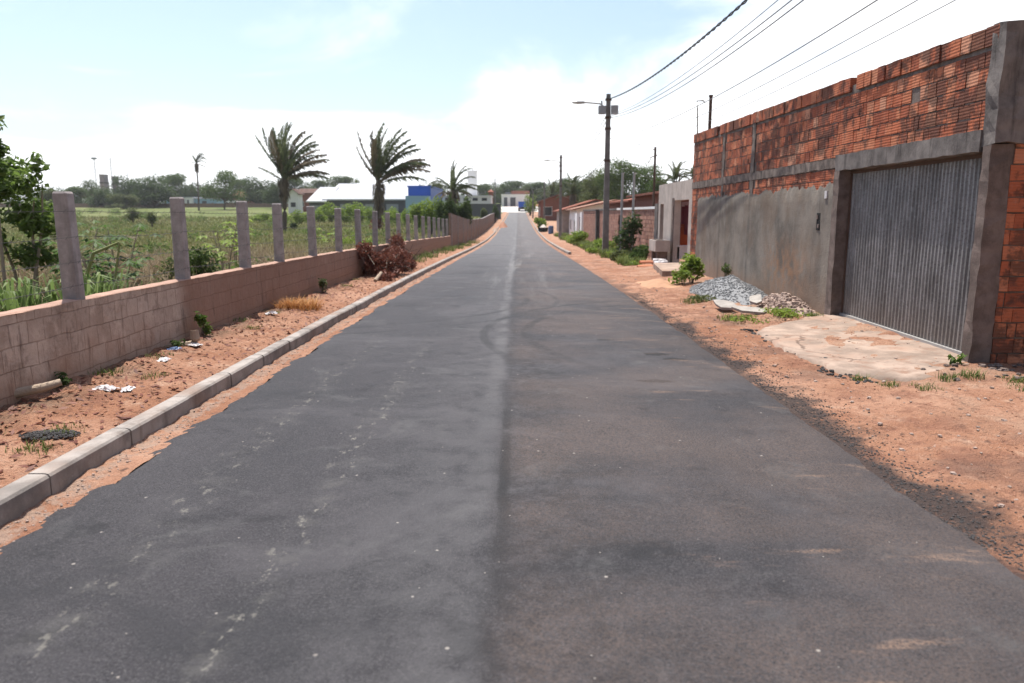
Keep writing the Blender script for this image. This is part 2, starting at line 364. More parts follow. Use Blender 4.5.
def m_concrete(name, c, var=.3, stain=(.06, .055, .05), st=.5, sc=3.0, warm=None, crack=False):
    t = NT(name, .9, .2)
    a = t.noise(sc, 6, .65); b = t.noise(sc * 9, 4, .7)
    v = t.noise(1.0, 5, .65, t.vec(t.math('MULTIPLY', t.x, 5), t.math('MULTIPLY', t.y, 5), t.math('MULTIPLY', t.z, .7)))
    k = t.mix(t.ramp(a, .32, .68), tuple(q * (1 - var) for q in c), tuple(q * (1 + var) for q in c))
    k = t.mix(t.math('MULTIPLY', t.ramp(v, .52, .72), st), k, stain)
    if warm: k = t.mix(t.math('MULTIPLY', t.ramp(t.noise(1.1, 4), .5, .7), .6), k, warm)
    k = t.mix(t.math('MULTIPLY', t.ramp(b, .62, .75), .35), k, tuple(min(1, q * 1.7) for q in c))
    k = t.mix(t.math('MULTIPLY', t.ramp(b, .38, .26), .5), k, tuple(q * .4 for q in c))
    if crack:
        wn = t.n.new('ShaderNodeVectorMath'); wn.operation = 'MULTIPLY_ADD'; t.l.new(t.noise(2.5, 5, .7, out=1), wn.inputs[0]); wn.inputs[1].default_value = (.5, .5, 0); t.l.new(t.pos, wn.inputs[2])
        ed = t.voro(.5, vec=wn.outputs[0], feat='DISTANCE_TO_EDGE')
        k = t.mix(t.math('MULTIPLY', t.ramp(ed, .010, .002), t.ramp(t.noise(1.1, 3), .46, .56, 0, .7)), k, (.07, .045, .035))
        k = t.mix(t.math('MULTIPLY', t.ramp(t.noise(5, 6, .75), .52, .66), .55), k, (.22, .125, .085))
    t.col(k); t.bump(t.math('ADD', t.math('MULTIPLY', a, .6), t.math('MULTIPLY', b, .6)), .5, .015)
    return t.m

def m_blockwall(name, c1, c2, joint, low=(.27, .15, .10)):
    t = NT(name, .93, .15)
    vec = t.vec(t.y, t.z, 0)
    wob = t.n.new('ShaderNodeVectorMath'); wob.operation = 'ADD'
    nz = t.noise(3.0, 3, out=1); n2 = t.n.new('ShaderNodeVectorMath'); n2.operation = 'SCALE'; t.l.new(nz, n2.inputs[0]); n2.inputs['Scale'].default_value = .05
    t.l.new(vec, wob.inputs[0]); t.l.new(n2.outputs[0], wob.inputs[1])
    br = t.n.new('ShaderNodeTexBrick'); t.l.new(wob.outputs[0], br.inputs['Vector'])
    br.inputs['Scale'].default_value = 1; br.inputs['Brick Width'].default_value = .24; br.inputs['Row Height'].default_value = .2; br.inputs['Mortar Size'].default_value = .006
    br.inputs['Mortar Smooth'].default_value = .4; br.inputs['Bias'].default_value = 0
    br.inputs['Color1'].default_value = (.35, .35, .35, 1); br.inputs['Color2'].default_value = (.75, .75, .75, 1)
    sc = t.n.new('ShaderNodeSeparateColor'); t.l.new(br.outputs['Color'], sc.inputs[0])
    a = t.noise(1.6, 6, .65); b = t.noise(22, 4, .7); m = t.noise(6, 5, .65)
    k = t.mix(t.ramp(t.math('ADD', t.math('MULTIPLY', sc.outputs[0], .35), t.math('MULTIPLY', a, .65)), .3, .65), c1, c2)
    k = t.mix(t.math('MULTIPLY', t.ramp(m, .5, .7), .45), k, tuple(q * 1.25 for q in c2))
    k = t.mix(t.math('MULTIPLY', t.ramp(m, .44, .3), .5), k, tuple(q * .6 for q in c1))
    k = t.mix(t.math('MULTIPLY', t.math('MULTIPLY', br.outputs['Fac'], t.ramp(t.noise(2.3, 5, .7), .52, .66)), .55), k, joint)
    k = t.mix(t.math('MULTIPLY', t.ramp(t.noise(2.0, 7, .75, t.vec(t.y, t.z, 4)), .53, .66), .6), k, tuple(q * .62 for q in c1))
    k = t.mix(t.math('MULTIPLY', t.ramp(t.noise(1.3, 6, .7, t.vec(t.y, t.z, 9)), .54, .68), .6), k, tuple(min(1, q * 1.35) for q in c2))
    zone = t.math('MULTIPLY', t.ramp(t.math('ADD', t.y, t.math('MULTIPLY', t.noise(1.2, 4), 1.2)), 9.9, 10.5), t.ramp(m, .2, .55, .55, .85))
    if low[0] > .3: k = t.mix(zone, k, (.27, .155, .112))
    drip = t.noise(1.0, 5, .7, t.vec(t.math('MULTIPLY', t.y, 9), t.math('MULTIPLY', t.z, 1.1), 1.0))
    k = t.mix(t.math('MULTIPLY', t.ramp(drip, .56, .70), .7), k, (.11, .075, .06))
    splash = t.math('MULTIPLY', t.ramp(t.math('ADD', t.z, t.math('MULTIPLY', t.noise(2, 4), .7)), .85, .35), .7)
    k = t.mix(splash, k, low)
    k = t.mix(t.math('MULTIPLY', t.ramp(b, .66, .74), .55), k, (.06, .045, .04))
    t.col(k)
    t.bump(t.math('SUBTRACT', t.math('ADD', m, t.math('MULTIPLY', b, .5)), t.math('MULTIPLY', br.outputs['Fac'], .8)), .8, .02)
    return t.m

def m_brick(name='hollow_brick', dark=.34):
    t = NT(name, .85, .2)
    r = t.island()
    c = t.cramp(r, [(0, (.25, .070, .036)), (.3, (.36, .102, .050)), (.65, (.43, .130, .062)), (.9, (.48, .175, .09)), (1, (.50, .24, .15))])
    n = t.noise(16, 4, .65); b = t.noise(1.5, 5, .7)
    c = t.mix(t.math('MULTIPLY', t.ramp(n, .55, .75), .5), c, (.40, .20, .14))
    mould = t.ramp(t.math('ADD', t.math('MULTIPLY', b, .75), t.math('MULTIPLY', t.noise(5, 4, .7), .45)), .56, .645)
    c = t.mix(t.math('MULTIPLY', mould, .72), c, (.05, .034, .028))
    c = t.mix(t.math('MULTIPLY', t.ramp(n, .40, .27), .6), c, (.07, .03, .022))
    wv = t.n.new('ShaderNodeTexWave'); wv.bands_direction = 'Z'; wv.inputs['Scale'].default_value = 9.0; wv.inputs['Distortion'].default_value = .6; t.l.new(t.pos, wv.inputs['Vector'])
    c = t.mix(t.math('MULTIPLY', t.ramp(wv.outputs['Fac'], .3, .02), .12), c, (.10, .035, .025))
    t.col(c); t.bump(t.math('ADD', t.math('MULTIPLY', wv.outputs['Fac'], .35), n), .6, .010)
    return t.m

def m_plaster():
    t = NT('grey_plaster', .92, .15)
    a = t.noise(.9, 6, .62); m = t.noise(5, 5, .65); b = t.noise(40, 3, .7)
    v = t.noise(1.0, 5, .6, t.vec(t.math('MULTIPLY', t.x, 3), t.math('MULTIPLY', t.y, 3), t.math('MULTIPLY', t.z, .5)))
    k = t.mix(t.ramp(a, .34, .66), (.12, .105, .09), (.235, .206, .175))
    k = t.mix(t.math('MULTIPLY', t.ramp(v, .52, .7), .55), k, (.085, .078, .072))
    k = t.mix(t.math('MULTIPLY', t.ramp(m, .52, .72), .4), k, (.25, .23, .205))
    # red earth splashed over the lower middle
    d = t.math('MULTIPLY', t.band(t.y, 13.0, 15.2, .9), t.ramp(t.z, 1.45, .75))
    k = t.mix(t.math('MULTIPLY', t.math('MULTIPLY', d, t.ramp(m, .36, .62)), .75), k, (.29, .155, .085))
    k = t.mix(t.math('MULTIPLY', t.ramp(t.noise(.7, 6, .7, t.vec(t.x, t.y, t.math('ADD', t.z, 4.0))), .48, .66), .5), k, (.175, .125, .09))
    lo = t.ramp(t.math('ADD', t.z, t.math('MULTIPLY', t.noise(1.6, 4), .7)), 1.0, .5)
    k = t.mix(t.math('MULTIPLY', lo, .65), k, (.24, .165, .12))
    for yy in (16.6, 19.2):
        k = t.mix(t.math('MULTIPLY', t.math('MULTIPLY', t.band(t.y, yy - .08, yy + .08, .08), t.ramp(m, .3, .6)), .6), k, (.075, .07, .066))
    up = t.math('MULTIPLY', t.ramp(t.math('ADD', t.z, t.math('MULTIPLY', m, .5)), 2.15, 2.5), .6)
    k = t.mix(up, k, (.085, .08, .075))
    k = t.mix(t.math('MULTIPLY', t.ramp(b, .64, .76), .3), k, (.3, .28, .25))
    t.col(k); t.bump(t.math('ADD', m, t.math('MULTIPLY', b, .5)), .6, .02)
    return t.m
def m_tile(name='roof_tile', c=(.36, .13, .075)):
    t = NT(name, .85, .2); n = t.noise(2.2, 5, .65); w = t.n.new('ShaderNodeTexWave'); w.bands_direction = 'Y'; w.inputs['Scale'].default_value = 1.6; t.l.new(t.pos, w.inputs['Vector'])
    k = t.mix(t.ramp(n, .35, .65), tuple(q * .6 for q in c), tuple(q * 1.3 for q in c)); k = t.mix(t.math('MULTIPLY', w.outputs['Fac'], .4), k, tuple(q * .5 for q in c))
    t.col(k); t.bump(w.outputs['Fac'], .8, .06); return t.m
def m_steel():
    t = NT('galvanised_sheet', .5, .5)
    a = t.noise(1.5, 5, .65, t.vec(t.math('MULTIPLY', t.x, 2), t.math('MULTIPLY', t.y, 3), t.z)); b = t.noise(35, 3, .7)
    k = t.mix(t.ramp(a, .35, .65), (.135, .129, .126), (.24, .232, .228))
    k = t.mix(t.math('MULTIPLY', t.ramp(b, .52, .66), .6), k, (.10, .09, .085))
    k = t.mix(t.math('MULTIPLY', t.ramp(t.noise(12, 5, .7), .54, .66), .5), k, (.30, .30, .30))
    k = t.mix(t.math('MULTIPLY', t.ramp(t.z, .7, .1), .4), k, (.22, .17, .135))
    t.col(k); t.p.inputs['Metallic'].default_value = .35; t.put(t.p.inputs['Roughness'], t.ramp(b, .3, .7, .42, .65)); return t.m
def m_grass(name, cols, field=False):
    t = NT(name, .7, .2)
    r = t.island()
    c = t.cramp(r, [(i / (len(cols) - 1), q) for i, q in enumerate(cols)])
    if field:
        dry = t.math('MULTIPLY', t.ramp(t.y, 55, 16), t.ramp(t.noise(.32, 4), .28, .52))
        d2 = t.math('MULTIPLY', t.ramp(t.noise(.11, 3, .5, t.vec(t.x, t.y, 3)), .5, .62), .45)
        c = t.mix(t.math('MAXIMUM', dry, d2), c, t.cramp(r, [(0, (.15, .105, .065)), (.5, (.25, .185, .11)), (1, (.33, .27, .17))]))
    t.col(c)
    tr = t.n.new('ShaderNodeBsdfTranslucent'); t.put(tr.inputs[0], c); mx = t.n.new('ShaderNodeMixShader'); mx.inputs[0].default_value = .3
    t.l.new(t.p.outputs[0], mx.inputs[1]); t.l.new(tr.outputs[0], mx.inputs[2]); t.l.new(mx.outputs[0], t.n['Material Output'].inputs[0]); return t.m

M = dict(
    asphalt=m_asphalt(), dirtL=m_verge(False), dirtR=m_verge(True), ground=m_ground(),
    kerb=m_concrete('kerb_concrete', (.255, .228, .208), .3, (.12, .09, .072), .65, 3, warm=(.25, .165, .12)),
    kerbjoint=plain('kerb_joint', (.06, .05, .045)),
    post=m_concrete('post_concrete', (.33, .295, .285), .2, (.10, .09, .085), .4, 6),
    wall=m_blockwall('washed_block_wall', (.32, .235, .185), (.50, .395, .325), (.15, .11, .085), (.33, .185, .12)),
    wall2=m_blockwall('bare_block_wall', (.21, .135, .105), (.27, .19, .155), (.09, .06, .05)),
    walltop=plain('wall_top_mortar', (.33, .205, .155), .9, .45, 5, bump=.6),
    brick=m_brick(), mortar=m_concrete('old_mortar', (.155, .125, .108), .4, (.04, .035, .033), .7, 5),
    conc=m_concrete('weathered_concrete', (.15, .132, .122), .35, (.04, .035, .033), .75, 3),
    conc2=m_concrete('brown_concrete', (.15, .115, .10), .3, (.05, .04, .036), .6, 5),
    apron=m_concrete('apron_concrete', (.285, .215, .172), .3, (.20, .13, .095), .6, 2.2, warm=(.25, .15, .105), crack=True),
    plaster=m_plaster(), paleplaster=m_concrete('pale_plaster', (.42, .365, .325), .15, (.17, .14, .12), .4, 2),
    steel=m_steel(), galv=plain('galvanised_rail', (.36, .35, .34), .5, .2, 8, .4), wire=plain('wire_metal', (.10, .095, .09), .6),
    wirealu=plain('grey_wire', (.20, .20, .21), .5), cable=plain('black_cable', (.02, .02, .02), .6), pole=m_concrete('pole_concrete', (.105, .10, .095), .2, (.05, .045, .045), .5, 3),
    polec=m_concrete('pole_shaft_concrete', (.19, .18, .17), .2, (.08, .075, .07), .5, 3), greybox=plain('grey_metal_box', (.32, .33, .34), .5), tile=m_tile('roof_tile', (.27, .10, .065)), oldtile=m_tile('old_brown_tile', (.13, .075, .058)), tile2=m_tile('pink_roof_tile', (.36, .20, .145)),
    white=plain('white_paint', (.82, .82, .81), .7, .06, 2), offwhite=plain('offwhite_wall', (.74, .73, .71), .8, .1, 2), greyblue=plain('grey_cladding', (.36, .375, .40), .6, .04, 1),
    blue=plain('blue_paint', (.02, .09, .42), .5, .1, 2), paleblue=plain('pale_blue_paint', (.28, .43, .56), .6, .08, 2), darkgrey=plain('dark_grey_wall', (.11, .115, .125), .8, .2, 1),
    redbrick=plain('far_red_brick', (.25, .105, .075), .9, .25, 3), yellow=plain('yellow_paint', (.55, .36, .07), .8, .1), dark=plain('dark_opening', (.012, .011, .011), .9), glass=plain('dark_glass', (.03, .035, .04), .15, .1, 2, spec=.6),
    bark=plain('bark', (.115, .09, .07), .95, .35, 5, bump=.6), palebark=plain('pale_stem', (.25, .21, .16), .9, .3, 6), rust=plain('rusty_iron', (.09, .055, .04), .8, .3), rubber=plain('black_rubber', (.02, .02, .02), .8),
    orange=plain('orange_plastic', (.50, .10, .03), .5, .1), cloth=plain('pink_cloth', (.38, .10, .13), .9, .3, 12), plastic=plain('white_plastic', (.55, .52, .52), .4, .1, 9), bluep=plain('blue_plastic', (.10, .15, .27), .4, .3, 14), clayp=plain('clay_tile', (.44, .17, .09), .8, .25),
    driftwood=plain('dry_wood', (.36, .28, .21), .9, .3, 8, bump=.5), gravel=plain('grey_gravel', (.20, .203, .208), .9, .3, 20), gravel2=NT('gravel_stones', .9).m, rubble=plain('pinkish_rubble', (.30, .225, .19), .95, .3, 10), slab=m_concrete('broken_slab', (.30, .275, .25), .2, (.2, .17, .15), .4, 4),
    tree1=leafmat('dark_leaves', (.032, .05, .02), (.055, .085, .03), (.085, .115, .04)),
    tree2=leafmat('green_leaves', (.035, .062, .016), (.068, .105, .028), (.11, .145, .04)),
    tree3=leafmat('olive_leaves', (.05, .065, .025), (.09, .11, .04), (.14, .155, .06)),
    lime=leafmat('bright_leaves', (.09, .14, .022), (.17, .24, .04), (.27, .32, .07)),
    big=leafmat('broad_leaves', (.045, .08, .018), (.10, .155, .032), (.19, .25, .06)),
    cass=leafmat('umbrella_leaves', (.03, .06, .016), (.06, .11, .028), (.13, .19, .05)),
    blade=leafmat('blade_leaves', (.07, .115, .03), (.14, .20, .06), (.34, .36, .20)),
    palm=leafmat('palm_leaflets', (.045, .06, .026), (.085, .105, .045), (.15, .16, .08), .4),
    palmdry=leafmat('dry_palm_leaflets', (.075, .055, .035), (.15, .115, .075), (.24, .19, .12), .15),
    scrub=leafmat('scrub_leaves', (.05, .08, .022), (.09, .135, .035), (.15, .19, .06)), tan=leafmat('tan_dry_leaves', (.14, .10, .065), (.24, .18, .12), (.33, .27, .19), .2), deadleaf=leafmat('dead_brown_leaves', (.085, .03, .021), (.17, .062, .042), (.27, .125, .085), .2),
    drygrass=m_grass('orange_dry_grass', [(.30, .12, .04), (.44, .20, .065), (.50, .30, .12)]),
    grass=m_grass('green_grass', [(.055, .085, .02), (.11, .15, .035), (.19, .22, .07)]),
    field=m_grass('meadow_grass', [(.085, .105, .03), (.14, .155, .05), (.23, .22, .09)], True),
    sandm=plain('orange_sand', (.36, .205, .125), .95, .3, 4, bump=.6),
    crumbs=plain('asphalt_crumb', (.045, .042, .042), .85, .3, 30), clod=plain('red_clod', (.27, .135, .085), .95, .35, 12),
)
def _g():
    t = NT('gravel_stones', .9, .2); t.col(t.cramp(t.island(), [(0, (.17, .172, .178)), (.5, (.235, .24, .245)), (1, (.32, .32, .32))])); return t.m
M['gravel2'] = _g()

# ================================================================ THE SETTING
def ysteps(y0, y1, a, k):
    ys = [y0]
    while ys[-1] < y1: ys.append(ys[-1] + max(a, k * abs(ys[-1])))
    return ys
xs = np.unique(np.concatenate([np.linspace(-700, -60, 25), np.linspace(-60, -12, 33), np.linspace(-12, 12, 49), np.linspace(12, 60, 25), np.linspace(60, 700, 22)])).tolist()
def ground_z(X, Y):
    q = X - cx(Y); z = gz(X, Y)
    if -4.5 < q < 8 and Y < 226: z -= .12
    elif q <= -4.5: z += .06 * n3(X, Y, 0, .35)
    return z
grid(lambda Y: xs, ysteps(-25, 1400, 1.0, .03), ground_z, 'ground', M['ground'])

def road_x(Y):
    l = cx(Y) - 2.70 + .03 * n3(0, Y, 3, .7) + .012 * n3(0, Y, 1, 4)
    r = cx(Y) + 2.42 + .07 * n3(5, Y, 3, .6) + .035 * n3(0, Y, 2, 3)
    return [l, l + .03] + np.linspace(l + .2, r - .25, 13).tolist() + [r - .05, r]
def road_z(X, Y):
    q = (X - cx(Y) + .13) / 2.55
    e = max(0, abs(q) - .93) / .07
    return zr(Y) + .035 - .02 * q * q - .035 * min(1, e) ** 2 + .008 * n3(X, Y, 0, .8)
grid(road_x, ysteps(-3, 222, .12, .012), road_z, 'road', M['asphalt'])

def left_bump(X, Y):
    q = X - cx(Y); a = sm(-2.85, -3.3, q)
    z = zr(Y) + .012 - .012 * (1 - a) + a * (.06 + .05 * sm(-3.4, -4.1, q))
    am = .7 + .3 * a
    return z + am * (.035 * n3(X, Y, 0, 1.7) + .03 * n3(X, Y, 2, 5) + .03 * n3(X, Y, 4, 11))
KX = (-2.88, -2.98)
def lv_x(Y):
    n = 30 if Y < 30 else 12
    return np.linspace(-4.32, -2.55, 40).tolist() if True else None
grid(lambda Y: [cx(Y) + v for v in lv_x(Y)], ysteps(-2, 224, .045, .009), left_bump, 'left_verge', M['dirtL'])

def right_bump(X, Y):
    q = X - cx(Y); a = sm(2.3, 2.9, q)
    z = zr(Y) - .01 + a * .03 + .10 * sm(3.2, 5.0, q) * sm(5, 9, Y)
    return z + (.3 + .7 * a) * (.035 * n3(X, Y, 0, 1.2) + .024 * n3(X, Y, 2, 4.2) + .022 * n3(X, Y, 4, 10))
grid(lambda Y: [cx(Y) + v for v in np.linspace(2.2, 4.2, 40).tolist() + np.linspace(4.25, 8.4, 44).tolist()], ysteps(-2, 224, .05, .009), right_bump, 'right_verge', M['dirtR'])

# pale cross street at the far end
mb = MB()
for i in range(12):
    y0, y1 = 222 + i * 3, 225 + i * 3
    mb.add([(cx(y0) - 14, y0, zr(y0) + .05), (cx(y0) + 12, y0, zr(y0) + .05), (cx(y1) + 12, y1, zr(y1) + .05), (cx(y1) - 14, y1, zr(y1) + .05)], [(0, 1, 2, 3)])
o = mb.build('cross_street', plain('pale_pavement', (.45, .43, .40), .9, .12, .5)); o['kind'] = 'structure'

def kerb(side_x, y0, y1, name, w=.14, hgt=.13):
    mb = MB(); Y = y0
    while Y < y1:
        L = .98 if Y < 45 else 2.96
        a, b = Y + .006, Y + L - .006
        d = .012 * n3(0, Y, 9, 2); dz = .008 * n3(1, Y, 9, 3)
        xa, xb = cx(a) + side_x + d, cx(b) + side_x + .012 * n3(0, Y + L, 7, 2)
        s = -1 if side_x < 0 else 1; ch = .022
        prof = [(0, -.08), (0, hgt - ch), (ch * .6, hgt - .005), (ch * 1.6, hgt), (w - .01, hgt), (w, hgt - .012), (w, -.08)]
        vs = [(x0 + s * p, yy, zr(yy) + q + dz + .004 * n3(p * 30, yy, 5, 3)) for x0, yy in ((xa, a), (xb, b)) for p, q in prof]; n = len(prof)
        fs = [(i, i + 1, n + i + 1, n + i) for i in range(n - 1)] + [tuple(range(n)), tuple(range(2 * n - 1, n - 1, -1))]
        if s < 0: fs = [f[::-1] for f in fs]
        mb.add(vs, fs); mb.box(xb + (s * .012 if s > 0 else -(w - .012)), xb + (s * (w - .012) if s > 0 else -.012), b - .002, b + .014, zr(b) - .05, zr(b) + hgt - .022, 1)
        Y += L
    o = mb.build(name, [M['kerb'], M['kerbjoint']]); o['kind'] = 'structure'; return o
kerb(-2.86, -1.5, 215, 'kerb')
kerb(2.62, 39, 215, 'kerb', .16, .14)

# ================================================================ LEFT BOUNDARY WALL
def wx(Y): return cx(Y) - 4.27 + .0 * Y
wall = empty('boundary_wall', (wx(6.92), 6.92, 0), 0, 'low pinkish block wall with square concrete posts and barbed wire, left of the road', 'wall')
W0 = Vector(wall.location)
def rel(p, base): return (p[0] - base.x, p[1] - base.y, p[2] - base.z)
def wall_top(Y): return zr(Y) + .86 + .012 * n3(0, Y, 1, 3)
def wall_strip(y0, y1, top, base, th=.15):
    mb = MB(); mt = MB(); Y = y0
    ys = [y0]
    while ys[-1] < y1: ys.append(min(y1, ys[-1] + (.2 if ys[-1] < 25 else .6)))
    n = len(ys); nz = 7
    vs = []
    for yy in ys:
        for k in range(nz):
            f = k / (nz - 1); z = zr(yy) - .15 + f * (top(yy) - zr(yy) + .15)
            vs.append(rel((wx(yy) + .012 * n3(yy, z, 6, 2.2) + .006 * n3(yy, z, 2, 9), yy, z), base))
    fs = [(j * nz + k, (j + 1) * nz + k, (j + 1) * nz + k + 1, j * nz + k + 1) for j in range(n - 1) for k in range(nz - 1)]
    mb.add(vs, fs)
    vb = []
    for yy in ys: vb += [rel((wx(yy) - th, yy, zr(yy) - .3), base), rel((wx(yy) - th, yy, top(yy)), base)]
    mb.add(vb, [(2 * j, 2 * j + 1, 2 * j + 3, 2 * j + 2) for j in range(n - 1)])
    for j, yy in ((0, ys[0]), (n - 1, ys[-1])):
        mb.add([rel((wx(yy), yy, zr(yy) - .3), base), rel((wx(yy), yy, top(yy)), base), rel((wx(yy) - th, yy, top(yy)), base), rel((wx(yy) - th, yy, zr(yy) - .3), base)], [(0, 1, 2, 3)])
    vt = []
    for yy in ys:
        e = .006 * n3(yy, 3, 1, 6)
        vt += [rel((wx(yy) + .006 + e, yy, top(yy) - .004), base), rel((wx(yy) - .02, yy, top(yy) + .006 + e), base), rel((wx(yy) - th + .02, yy, top(yy) + .012 - e), base), rel((wx(yy) - th - .004, yy, top(yy) - .004), base)]
    mt.add(vt, [(4 * j + k, 4 * (j + 1) + k, 4 * (j + 1) + k + 1, 4 * j + k + 1) for j in range(n - 1) for k in range(3)])
    return mb, mt
WEND = 48.6
mb, mt = wall_strip(3.0, WEND, wall_top, W0)
mb.build('wall', M['wall'], wall, True); mt.build('wall_top', M['walltop'], wall)
PY = [4.8, 7.36, 9.78, 12.05, 13.8, 16.1] + [18.4 + 2.36 * i for i in range(13)]
for i, Y in enumerate(PY):
    t, tw = zr(Y) + 1.91 + .03 * n3(0, Y, 4, 1), random.uniform(-.03, .03)
    mb = MB(); w0, w1 = .08, .07; x0 = wx(Y) - .092
    Mx = Matrix.Translation((x0 - W0.x, Y - W0.y, 0)) @ Matrix.Rotation(tw, 4, 'Z') @ Matrix.Rotation(.4 * random.uniform(-.03, .03), 4, 'Y')
    vs = []
    for z, w, c in ((zr(Y) - .2, w0, .012), (t - .02, w1, .012), (t, w1 - .012, .008)):
        for ax, ay in ((-w, -w + c), (-w + c, -w), (w - c, -w), (w, -w + c), (w, w - c), (w - c, w), (-w + c, w), (-w, w - c)): vs.append(Mx @ Vector((ax, ay, z)))
    mb.add(vs, [(j * 8 + k, j * 8 + (k + 1) % 8, (j + 1) * 8 + (k + 1) % 8, (j + 1) * 8 + k) for j in range(2) for k in range(8)] + [tuple(16 + k for k in range(8))])
    mb.build('post', M['post'], wall)
for k, dz in enumerate((1.72, 1.48, 1.24, 1.02)):
    mb = MB(); pts = []
    for a, b in zip(PY[:-1], PY[1:]):
        for q in (0, .25, .5, .75):
            yy = a + (b - a) * q; pts.append(rel((wx(yy) + .04, yy, zr(yy) + dz - .05 * q * (1 - q) * (1 + k % 2)), W0))
    mb.tube(pts, .0032, 4)
    for p, p2 in zip(pts[:-1], pts[1:]):
        if p[1] + W0.y < 22:
            for q in (.1, .35, .6, .85):
                c = Vector(p).lerp(Vector(p2), q); mb.tube([c + Vector((.012, .008, .018)), c - Vector((.012, .008, .018))], .0022, 3)
    mb.build('barbed_wire', M['wire'], wall)

# taller blind wall carrying on towards the end of the street
bw = empty('block_wall', (wx(WEND), WEND + .02, 0), 0, 'taller bare brown block wall carrying on beyond the posts down the street', 'wall')
B0 = Vector(bw.location)
def tall_top(Y): return zr(Y) + interp([(48, 2.3), (64, 2.0), (90, 1.9), (120, 2.0), (150, 1.7), (185, 1.3)])(Y) + .02 * n3(0, Y, 3, .6)
mb, mt = wall_strip(WEND + .02, 185, tall_top, B0)
mb.build('wall', M['wall2'], bw, True); mt.build('wall_top', M['post'], bw)
for i in range(12):
    Y = WEND + .4 + i * 5.2
    mb = MB(); mb.box(wx(Y) - .02 - B0.x, wx(Y) + .03 - B0.x, Y - .1 - B0.y, Y + .1 - B0.y, zr(Y) - .2, tall_top(Y) + .01); mb.build('pilaster', M['post'], bw)

# ================================================================ RIGHT: UNFINISHED BRICK YARD WALL WITH GATE
yard = empty('brick_yard_wall', (4.94, 8.0, 0), 0, 'high unfinished red brick wall, grey plaster below, with a corrugated metal gate', 'wall')
Y0 = Vector(yard.location)
TX = .030                                   # the wall leans away from the road by this much per metre
RISE = .026
def FP(d, s, z):
    """point of the front wall: d metres behind its face, at s along the road, at height z"""
    return (4.94 + TX * (s - 8) + d - Y0.x, s - Y0.y, z + RISE * (s - 8) * min(1, max(0, (z - 2.35) / 1.2)))
def fbox(mb, d0, d1, s0, s1, z0, z1, mi=0, jit=0):
    vs = [FP(d, s, z) for z in (z0, z1) for s in (s0, s1) for d in (d0, d1)]
    if jit: vs = [tuple(a + random.uniform(-jit, jit) for a in p) for p in vs]
    return mb.add(vs, [(0, 2, 3, 1), (4, 5, 7, 6), (0, 1, 5, 4), (2, 6, 7, 3), (0, 4, 6, 2), (1, 3, 7, 5)], mi)
S0, S1 = 7.92, 22.85                         # ends of the front
GA, GB = 8.12, 11.75                        # the gate opening
ZT = 3.60
LB, LT = 2.34, 2.56                         # lintel
# backing of mortar
mb = MB()
fbox(mb, .013, .2, GB + .2, S1, -.3, ZT - .12); fbox(mb, .013, .2, S0 + .0, GB + .2, LT - .02, ZT - .12)
def sbox(mb, x0, x1, d0, d1, z0, z1, mi=0, jit=0):   # box in the side wall that faces the camera
    vs = [(x - Y0.x, 7.92 + d - Y0.y, z) for z in (z0, z1) for d in (d0, d1) for x in (x0, x1)]
    if jit: vs = [tuple(a + random.uniform(-jit, jit) for a in p) for p in vs]
    return mb.add(vs, [(0, 2, 3, 1), (4, 5, 7, 6), (0, 1, 5, 4), (2, 6, 7, 3), (0, 4, 6, 2), (1, 3, 7, 5)], mi)
sbox(mb, 5.12, 11, .018, .2, -.3, 3.45)
mb.box(5.42 - Y0.x, 11 - Y0.x, 22.7 - Y0.y, 22.84 - Y0.y, -.3, 3.8)
mb.build('mortar_backing', M['mortar'], yard)
CH = .165
def courses(mb, s0, s1, z0, z1, boxf, keep, d_out=(.0, .006)):
    k = 0; z = z0
    while z < z1 - .05:
        s = s0 - random.uniform(0, .2)
        while s < s1:
            L = random.choice((.19, .22, .24, .24, .11)) * random.uniform(.93, 1.05)
            a, b = max(s, s0), min(s + L, s1)
            if b - a > .05 and keep((a + b) / 2, z + CH / 2, (a, b)) and random.random() > .007:
                d = random.uniform(*d_out)
                dz = random.uniform(-.004, .004); sk = random.uniform(.008, .014)
                boxf(mb, d, .12, a, b - sk, z + dz + .006, z + CH - random.uniform(.006, .012) + dz, 0, .004)
            s += L
        z += CH
cols_s = (16.6, 19.2)
def plaster_top(s): return 2.14 + .09 * n3(s, 0, 3, 1.7) + .07 * n3(s, 0, 5, 6) + .03 * n3(s, 2, 5, 17)
def keepf(s, z, ab):
    if s < S0 + .15 + .05 * n3(z, 0, 8, 4): return False
    if s < GB + .25: return z > LT + .03
    if any(abs(s - c) < .17 for c in cols_s): return False
    if 2.38 < z < 2.52 and s > GB + .1: return False
    if s > 21.9: return True
    return z > plaster_top(s) - .1
mb = MB(); courses(mb, S0, S1, .075, 2.39, fbox, keepf); courses(mb, S0, S1, 2.535, ZT - .19, fbox, keepf)
# loose top course
s = S0 + .09
while s < S1:
    L = random.uniform(.2, .25)
    if random.random() > .02:
        q = random.uniform(-.01, .012); fbox(mb, -.02 + q, .17 + q, s, s + L - .012, ZT - .20, ZT - .012 + random.uniform(-.003, .003), 0, .002)
    s += L
mb.build('brickwork', M['brick'], yard)
mb = MB(); courses(mb, 5.15, 11, .05, 3.46, lambda m, d0, d1, a, b, z0, z1, mi, j: sbox(m, a, b, d0, d1, z0, z1, mi, j), lambda s, z, ab: True, (.0, .008))
mb.build('side_brickwork', M['brick'], yard)
